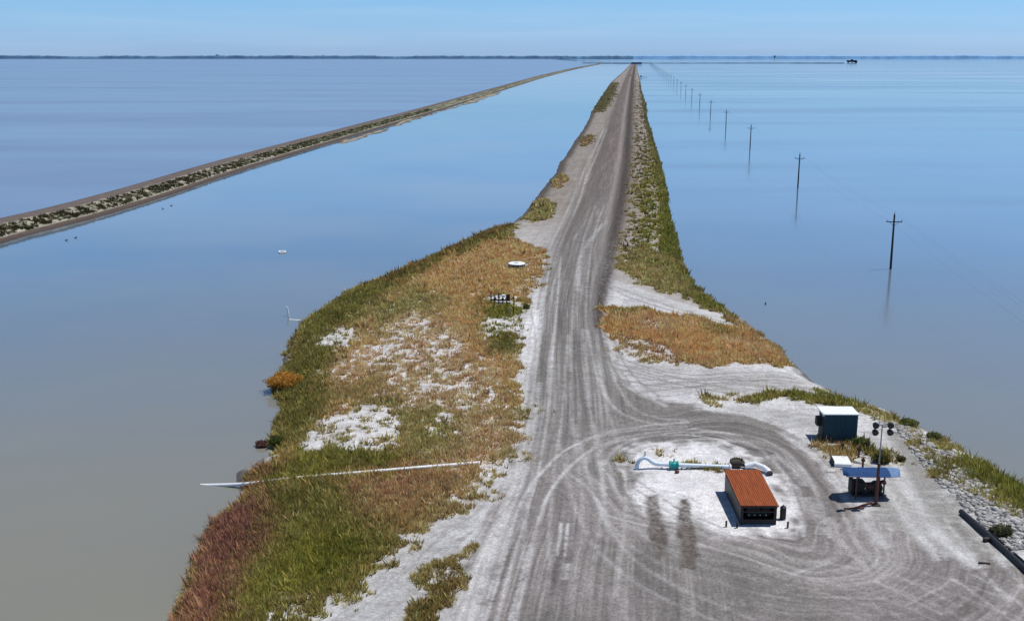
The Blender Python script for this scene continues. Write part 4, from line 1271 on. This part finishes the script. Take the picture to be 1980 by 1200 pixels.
# red-brown pipe lying on the ground in front
g0 = at(1632, 985); g1 = at(1668, 984); g2 = at(1685, 973)
o = thing('ground_pipe', g0, 'bent red brown pipe lying on the ground left of the lamp mast foot', 'pipe')
MB().tube([(0, 0, .1), (g1 - g0) * .55 + Vector((0, 0, .12)), (g2 - g0) + Vector((0, 0, .12))], .07, 8).build('pipe', M['rustpost'], o, True)
MB().tube([(g1 - g0) * .55 + Vector((0, 0, .12)), (g1 - g0) + Vector((.1, 0, .1))], .07, 8).build('branch_pipe', M['rustpost'], o, True)

# ------------------------------------------------------------------ lamp mast
mb0 = at(1693, 976)
xt, zt = pxw(1695, 820, mb0.y); mh = zt - mb0.z
o = thing('lamp_mast', mb0, 'lamp mast with four dark floodlights in front of the blue canopy', 'lamp mast')
MB().tube([(0, 0, 0), (0, 0, mh * .52)], [.13, .11], 12).build('mast_base', M['rustpost'], o, True)
MB().tube([(0, 0, mh * .52), (.0, 0, mh)], [.055, .045], 10).build('mast_top', M['grey'], o, True)
MB().box((0, 0, .04), (.6, .6, .08), bev=.01).build('base_plate', M['darksteel'], o)
MB().tube([(-.62, 0, mh - .05), (.62, 0, mh - .05)], .022, 8).build('crossarm', M['grey'], o)
for sx in (-1, 1):
    f = thing('floodlight', (0, 0, 0), None, None); f.parent = o; f.location = (sx * .56, -.05, mh - .1)
    for dz in (0.13, -.42):
        MB().tube([(0, .1, dz), (0, .02, dz - .01), (0, -.18, dz - .05), (0, -.26, dz - .07)], [.10, .2, .24, .24], 14).build('lamp_housing', M['black'], f, True)
        MB().tube([(0, -.262, dz - .07), (0, -.268, dz - .072)], .2, 14).build('lamp_glass', M['glass'], f, True)
    MB().tube([(0, .08, .2), (0, .08, -.5)], .025, 6).build('lamp_bracket', M['grey'], f)

# ------------------------------------------------------------------ black pipes lying at the right
q0 = at(1858, 993); q1 = at(1984, 1108)
dv = q1 - q0; q1b = q0 + dv * 1.35
o = thing('black_pipe', q0, 'thick black pipe lying on the pale ground by the right edge', 'pipe')
MB().tube([(0, 0, .2), dv * .5 + Vector((.05, 0, .22)), dv * 1.35 + Vector((0, 0, .2))], .21, 12).build('pipe', M['black'], o, True)
q0 = at(1862, 990); q1 = at(1984, 1092); dv = q1 - q0
o = thing('black_pipe', q0, 'thin black pipe lying beside the thick black pipe on its water side', 'pipe')
MB().tube([(0, 0, .08), dv * .5 + Vector((.12, 0, .1)), dv * 1.3 + Vector((0, 0, .08))], .075, 8).build('pipe', M['black'], o, True)
q = at(1908, 1046)
o = thing('timber_block', q, 'dark timber block wedged against the thick black pipe', 'block', rz=R(20))
MB().box((0, 0, .14), (.55, .3, .3), bev=.03).build('block', M['wood'], o)
q = at(1903, 1089)
tag(MB().box((0, 0, .05), (.75, .12, .09), rz=R(-12), bev=.01).build('plank', M['wood']), 'short dark plank lying on the ground near the lower right edge', 'plank').location = q

# ------------------------------------------------------------------ long white pipe through the left grass
pa = Vector((*G(392, 938, -.12), -.12)); pb = Vector((*G(470, 937, .25), .28)); pc = at(560, 930, .24); pd = at(720, 916, .22); pe = at(820, 907, .20); pf = at(928, 898, .18)
o = thing('long_white_pipe', pc, 'long white pipe running through the left grass into the water', 'pipe')
pts = [Vector(v) - pc for v in smooth_line(np.array([tuple(v) for v in (pa + (pa - pb) * .25, pa, pb, pc, pd, pe, pf)]), 2)]
MB().tube(pts, .15, 14).build('pipe', M['whitepaint'], o, True)
for k in (.3, .5, .7, .85):
    v = pb.lerp(pf, k); dirv = (pf - pb).normalized()
    zz = gz(v.x, v.y)
    MB().tube([v - pc - dirv * .06, v - pc + dirv * .06], .175, 14).build('joint_collar', M['grey'], o, True)

# ------------------------------------------------------------------ round concrete well
q = at(999, 519)
o = thing('well_cap', q, 'round white topped concrete well in the dry grass', 'well')
MB().tube([(0, 0, -.1), (0, 0, .78)], 1.32, 40).build('ring_wall', M['concdark'], o, True)
MB().tube([(0, 0, .785), (0, 0, .86), (0, 0, .93)], [1.38, 1.38, 1.30], 40).build('lid', M['whitepaint'], o, True)
MB().box((-.05, -.1, .96), (.7, .6, .07), bev=.02).build('hatch', M['conc'], o)
MB().tube([(-.2, -.1, 1.0), (-.2, -.1, 1.05), (.1, -.1, 1.05), (.1, -.1, 1.0)], .02, 6).build('handle', M['darksteel'], o)

# ------------------------------------------------------------------ manifold rack + small mast
q = at(966, 588)
o = thing('pipe_manifold', q, 'dark manifold of upright pipes on a skid left of the road', 'manifold', rz=R(-8))
for sy in (-.5, .5):
    MB().box((0, sy, .12), (3.0, .12, .16)).build('skid_beam', M['darksteel'], o)
for k, h in enumerate([1.75, 1.2, 1.6, 1.1, 1.35]):
    x = -1.2 + k * .55
    MB().tube([(x, 0, .1), (x, 0, h)], .085, 10).build('riser', M['darksteel'], o, True)
    MB().tube([(x, 0, h * .55), (x, 0, h * .75)], .19, 12).build('valve_body', M['darksteel'] if k % 2 else M['grey'], o, True)
MB().tube([(-1.3, 0, .6), (1.35, 0, .6)], .12, 10).build('header_pipe', M['darksteel'], o, True)
MB().box((1.2, 0, 1.0), (.5, .5, .9), bev=.03).build('control_box', M['darksteel'], o)
MB().box((.55, -.1, 1.25), (.5, .4, .28), bev=.03).build('cover', M['whitepaint'], o)
q = at(993, 609)
o = thing('marker_mast', q, 'thin dark mast with a crossbar right of the manifold', 'mast')
MB().tube([(0, 0, -.1), (0, 0, 2.45)], .05, 8).build('pole', M['darksteel'], o, True)
MB().tube([(-.75, 0, 2.2), (.6, 0, 2.28)], .035, 6).build('crossbar', M['darksteel'], o)
MB().box((0, -.06, 2.35), (.22, .12, .25), bev=.02).build('sensor', M['darksteel'], o)
q = at(988, 612)
o = thing('pipe_stub', q, 'short grey standpipe at the foot of the thin mast', 'standpipe')
MB().tube([(0, 0, -.1), (0, 0, 1.1)], .06, 8).build('riser', M['grey'], o, True)
MB().ball((0, 0, 1.12), .09, 8, 6).build('cap', M['grey'], o, True)

# ------------------------------------------------------------------ things in the left water
x, y = G(559, 611, 0)
x2, z2 = pxw(555, 593, y)
tag(MB().tube([(0, 0, -.6), (x2 - x, 0, z2)], .12, 10).build('marker_post', M['whitepaint'], None, True), 'leaning white post sticking out of the left water', 'post').location = (x, y, 0)
x, y = G(570, 619, 0)
o = thing('floating_pipe', (x, y, 0), 'short white pipe floating flat beside the leaning white post', 'pipe', rz=R(-8))
MB().tube([(-.65, 0, .03), (.75, .1, -.02)], .11, 12).build('pipe', M['whitepaint'], o, True)
MB().tube([(-.72, 0, .03), (-.6, 0, .03)], .15, 12).build('end_collar', M['whitepaint'], o, True)
x, y = G(546, 488, 0)
o = thing('raft', (x, y, 0), 'small floating white rectangular frame in the left water', 'float', rz=R(18))
for sx in (-1, 1):
    MB().tube([(sx * .55, -.8, .1), (sx * .55, .8, .1)], .13, 10).build('float_tube', M['whitepaint'], o, True)
for sy in (-1, 1):
    MB().tube([(-.55, sy * .8, .1), (.55, sy * .8, .1)], .13, 10).build('float_tube', M['whitepaint'], o, True)
MB().box((0, 0, .06), (.85, 1.35, .05)).build('deck', M['rustpost'], o)


def duck(px, py, lab, rz):
    x, y = G(px, py, 0)
    o = thing('duck', (x, y, 0), lab, 'bird', 'small dark birds floating on the water', rz=rz)
    s = .8
    vs = MB()
    vs.tube([(-.34 * s, 0, .13 * s), (-.24 * s, 0, .11 * s), (-.05 * s, 0, .08 * s), (.15 * s, 0, .09 * s), (.25 * s, 0, .16 * s), (.29 * s, 0, .27 * s), (.33 * s, 0, .34 * s), (.40 * s, 0, .35 * s), (.45 * s, 0, .33 * s), (.53 * s, 0, .32 * s)],
            [.01, .07 * s, .14 * s, .12 * s, .07 * s, .045 * s, .06 * s, .055 * s, .025 * s, .012 * s], 10)
    vs.build('body', M['bird'], o, True)
    for sy in (-1, 1):
        MB().ball((-.06 * s, sy * .1 * s, .13 * s), .16 * s, 8, 6, (1.2, .3, .5)).build('wing', M['bird'], o, True)


duck(128, 465, 'dark bird floating at lower left, the left one of the near pair', R(15))
duck(146, 460, 'dark bird floating at lower left, the right one of the near pair', R(10))
duck(315, 404, 'dark bird floating near the left levee, the left one of the far pair', R(160))
duck(331, 398, 'dark bird floating near the left levee, the right one of the far pair', R(30))
duck(1480, 588, 'lone dark bird floating on the right water', R(80))


# ------------------------------------------------------------------ shrubs
def shrub(px, py, r, h, cols, lab, name='shrub', n=1400, seed=1, z=None):
    rng = np.random.default_rng(seed)
    q = at(px, py) if z is None else Vector((*G(px, py, z), z))
    o = thing(name, q, lab, 'shrub')
    mb = MB()
    for k in range(7):
        a = k * .9; mb.tube([(0, 0, -.1), (math.cos(a) * r * .4, math.sin(a) * r * .4, h * .6)], [.03, .012], 5)
    mb.build('stems', M['wood'], o)
    u = rng.normal(size=(n, 3)); u /= np.linalg.norm(u, axis=1)[:, None]
    rad = .35 + .75 * rng.random(n)[:, None] ** .6
    P = u * rad * np.array([r, r, h * .55]) * (1 + .35 * (fbm(u[:, 0] * 3 + 5, u[:, 1] * 3 + u[:, 2] * 2 + 5, 2, seed) - .5)[:, None] * 2) + np.array([0, 0, h * .45])
    P = P[P[:, 2] > -.05]; n = len(P)
    s = .04 + .08 * rng.random(n)
    A = rng.normal(size=(n, 3)); A /= np.linalg.norm(A, axis=1)[:, None]; Bv = rng.normal(size=(n, 3)); Bv /= np.linalg.norm(Bv, axis=1)[:, None]
    co = np.stack([P - A * s[:, None], P + A * s[:, None], P + Bv * s[:, None] * 1.8 + np.array([0, 0, .06])], 1).reshape(-1, 3)
    k = rng.random(n)[:, None]; c = np.array(cols[0]) * k + np.array(cols[1]) * (1 - k)
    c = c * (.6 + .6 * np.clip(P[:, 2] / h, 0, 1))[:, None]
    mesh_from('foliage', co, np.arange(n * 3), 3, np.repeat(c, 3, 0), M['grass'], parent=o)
    return o


ora = [(.56, .29, .06), (.40, .20, .04)]; redc = [(.22, .11, .09), (.15, .08, .06)]; grn = [(.12, .15, .03), (.06, .085, .02)]
shrub(550, 746, 1.7, 1.2, ora, 'muted orange shrub mass at the waterline of the left peninsula', seed=1, n=5200)
shrub(507, 863, .55, .5, redc, 'round dark red bush standing in the water off the left shore', seed=3, z=-.05)
shrub(536, 858, .6, .6, grn, 'dusty green shrub on the shore right of the dark red bush', seed=4)
shrub(1018, 597, .42, .6, grn, 'small dark green bush on white ground right of the thin mast', seed=5, n=700)
shrub(1425, 897, .5, .5, [(.12, .13, .04), (.06, .06, .03)], 'dark weedy bush at the end of the pale blue pipe', seed=6, n=700)
shrub(1665, 863, .7, .8, grn, 'green bush at the lower right corner of the teal cabin', seed=7)
shrub(1703, 893, .65, .9, [(.16, .16, .04), (.10, .09, .03)], 'olive bush behind the right half of the blue canopy', seed=8)
shrub(1742, 890, .35, .35, [(.18, .15, .05), (.10, .09, .03)], 'small yellow green bush on the white track right of the canopy', seed=9, n=500)
shrub(1757, 822, .8, .55, [(.18, .19, .05), (.12, .14, .04)], 'green bush on the right shore above the rubble', seed=10)
shrub(1806, 848, .6, .5, [(.17, .17, .06), (.11, .13, .04)], 'green bush on the right shore further down the rubble bank', seed=12)
shrub(1935, 1032, .7, .5, [(.13, .13, .06), (.07, .07, .04)], 'low dark bush on rubble right of the black pipes', seed=13)

# ------------------------------------------------------------------ truck far out on the causeway and the small intake pier
tx, ty = G(1220, 147, 1.7)
o = thing('truck', (tx, ty, gz(tx, ty) + .02), 'tiny dark pickup truck far away on the causeway road', 'truck', rz=R(-5))
MB().box((0, -.2, .95), (1.9, 5.2, .75), bev=.12).build('body', M['truck'], o)
MB().box((0, .2, 1.6), (1.7, 2.0, .7), bev=.2).build('cab', M['truck'], o)
MB().box((0, -.82, 1.62), (1.45, .04, .42)).build('rear_window', M['glass'], o)
for sx in (-1, 1):
    for sy in (-1.7, 1.5):
        MB().tube([(sx * .95 - .12, sy, .4), (sx * .95 + .12, sy, .4)], .4, 14).build('wheel', M['tyre'], o, True)
tx, ty = G(1238, 150, .4)
o = thing('intake_pier', (tx, ty, 0), 'small dark intake pier jutting into the water from the far causeway', 'pier')
MB().box((4, 0, 1.1), (13, 2.2, .35)).build('deck', M['wood'], o)
for k in range(4):
    MB().tube([(-1.2 + k * 3.6, 0, -1), (-1.2 + k * 3.6, 0, 1)], .25, 8).build('pile', M['wood'], o)
MB().box((1, 0, 2.3), (2.2, 2.0, 2.0), bev=.05).build('pump_house', M['darksteel'], o)
tx, ty = G(1229, 124.4, 1)
o = thing('gate_structure', (tx, ty, 1), 'dark low gate building at the far tip of the causeway', 'building')
MB().box((4, 0, 3.5), (42, 8, 7)).build('wall', M['hazedike'], o)
MB().box((4, 0, 7.3), (45, 10, .8)).build('roof', M['hazedike'], o)

# ------------------------------------------------------------------ sky and sun
sun_az = math.atan2(.93, .30); sun_el = R(68)
w = bpy.data.worlds.new('World'); SC.world = w; w.use_nodes = True
N = w.node_tree.nodes; L = w.node_tree.links
bg = N['Background']; bg.inputs['Strength'].default_value = .105
sky = N.new('ShaderNodeTexSky'); sky.sky_type = 'NISHITA'; sky.sun_disc = False
sky.sun_elevation = sun_el; sky.sun_rotation = sun_az; sky.altitude = 30; sky.air_density = 1.1; sky.dust_density = .3; sky.ozone_density = 2.5
tc = N.new('ShaderNodeTexCoord'); sx = N.new('ShaderNodeSeparateXYZ'); L.new(tc.outputs['Generated'], sx.inputs[0])
rp = N.new('ShaderNodeValToRGB'); e = rp.color_ramp
e.elements[0].position = 0.0; e.elements[0].color = (.50, .84, 1.76, 1)
e.elements[1].position = 1.0; e.elements[1].color = (.22, .26, .32, 1)
x_ = e.elements.new(.05); x_.color = (.47, .80, 1.40, 1)
x_ = e.elements.new(.13); x_.color = (.84, 1.15, 1.62, 1)
x_ = e.elements.new(.3); x_.color = (.84, 1.1, 1.40, 1)
x_ = e.elements.new(.6); x_.color = (.27, .33, .41, 1)
L.new(sx.outputs['Z'], rp.inputs[0])
mp = N.new('ShaderNodeMapping'); mp.inputs['Scale'].default_value = (2.5, 2.5, 45); L.new(tc.outputs['Generated'], mp.inputs[0])
nz = N.new('ShaderNodeTexNoise'); nz.inputs['Scale'].default_value = 1.6; nz.inputs['Detail'].default_value = 6; L.new(mp.outputs[0], nz.inputs['Vector'])
mr = N.new('ShaderNodeMapRange'); mr.inputs['From Min'].default_value = .45; mr.inputs['From Max'].default_value = .75; mr.inputs['To Min'].default_value = 0; mr.inputs['To Max'].default_value = .11
L.new(nz.outputs['Fac'], mr.inputs['Value'])
mu = N.new('ShaderNodeMixRGB'); mu.blend_type = 'MULTIPLY'; mu.inputs[0].default_value = 1; L.new(sky.outputs[0], mu.inputs[1]); L.new(rp.outputs[0], mu.inputs[2])
mi = N.new('ShaderNodeMixRGB'); L.new(mr.outputs[0], mi.inputs[0]); L.new(mu.outputs[0], mi.inputs[1]); mi.inputs[2].default_value = (7, 8.2, 9.5, 1)
L.new(mi.outputs[0], bg.inputs['Color'])
sd_ = bpy.data.lights.new('sun', 'SUN'); sd_.energy = 4.4; sd_.angle = R(.53); sd_.color = (1, .965, .91)
so = bpy.data.objects.new('sun', sd_); COL.objects.link(so)
dirv = Vector((math.sin(sun_az) * math.cos(sun_el), math.cos(sun_az) * math.cos(sun_el), math.sin(sun_el)))
so.rotation_euler = dirv.to_track_quat('Z', 'Y').to_euler()
so.location = (0, 0, 80)

SC.view_settings.view_transform = 'Standard'
SC.view_settings.look = 'None'
SC.view_settings.exposure = 0
SC.view_settings.gamma = 1
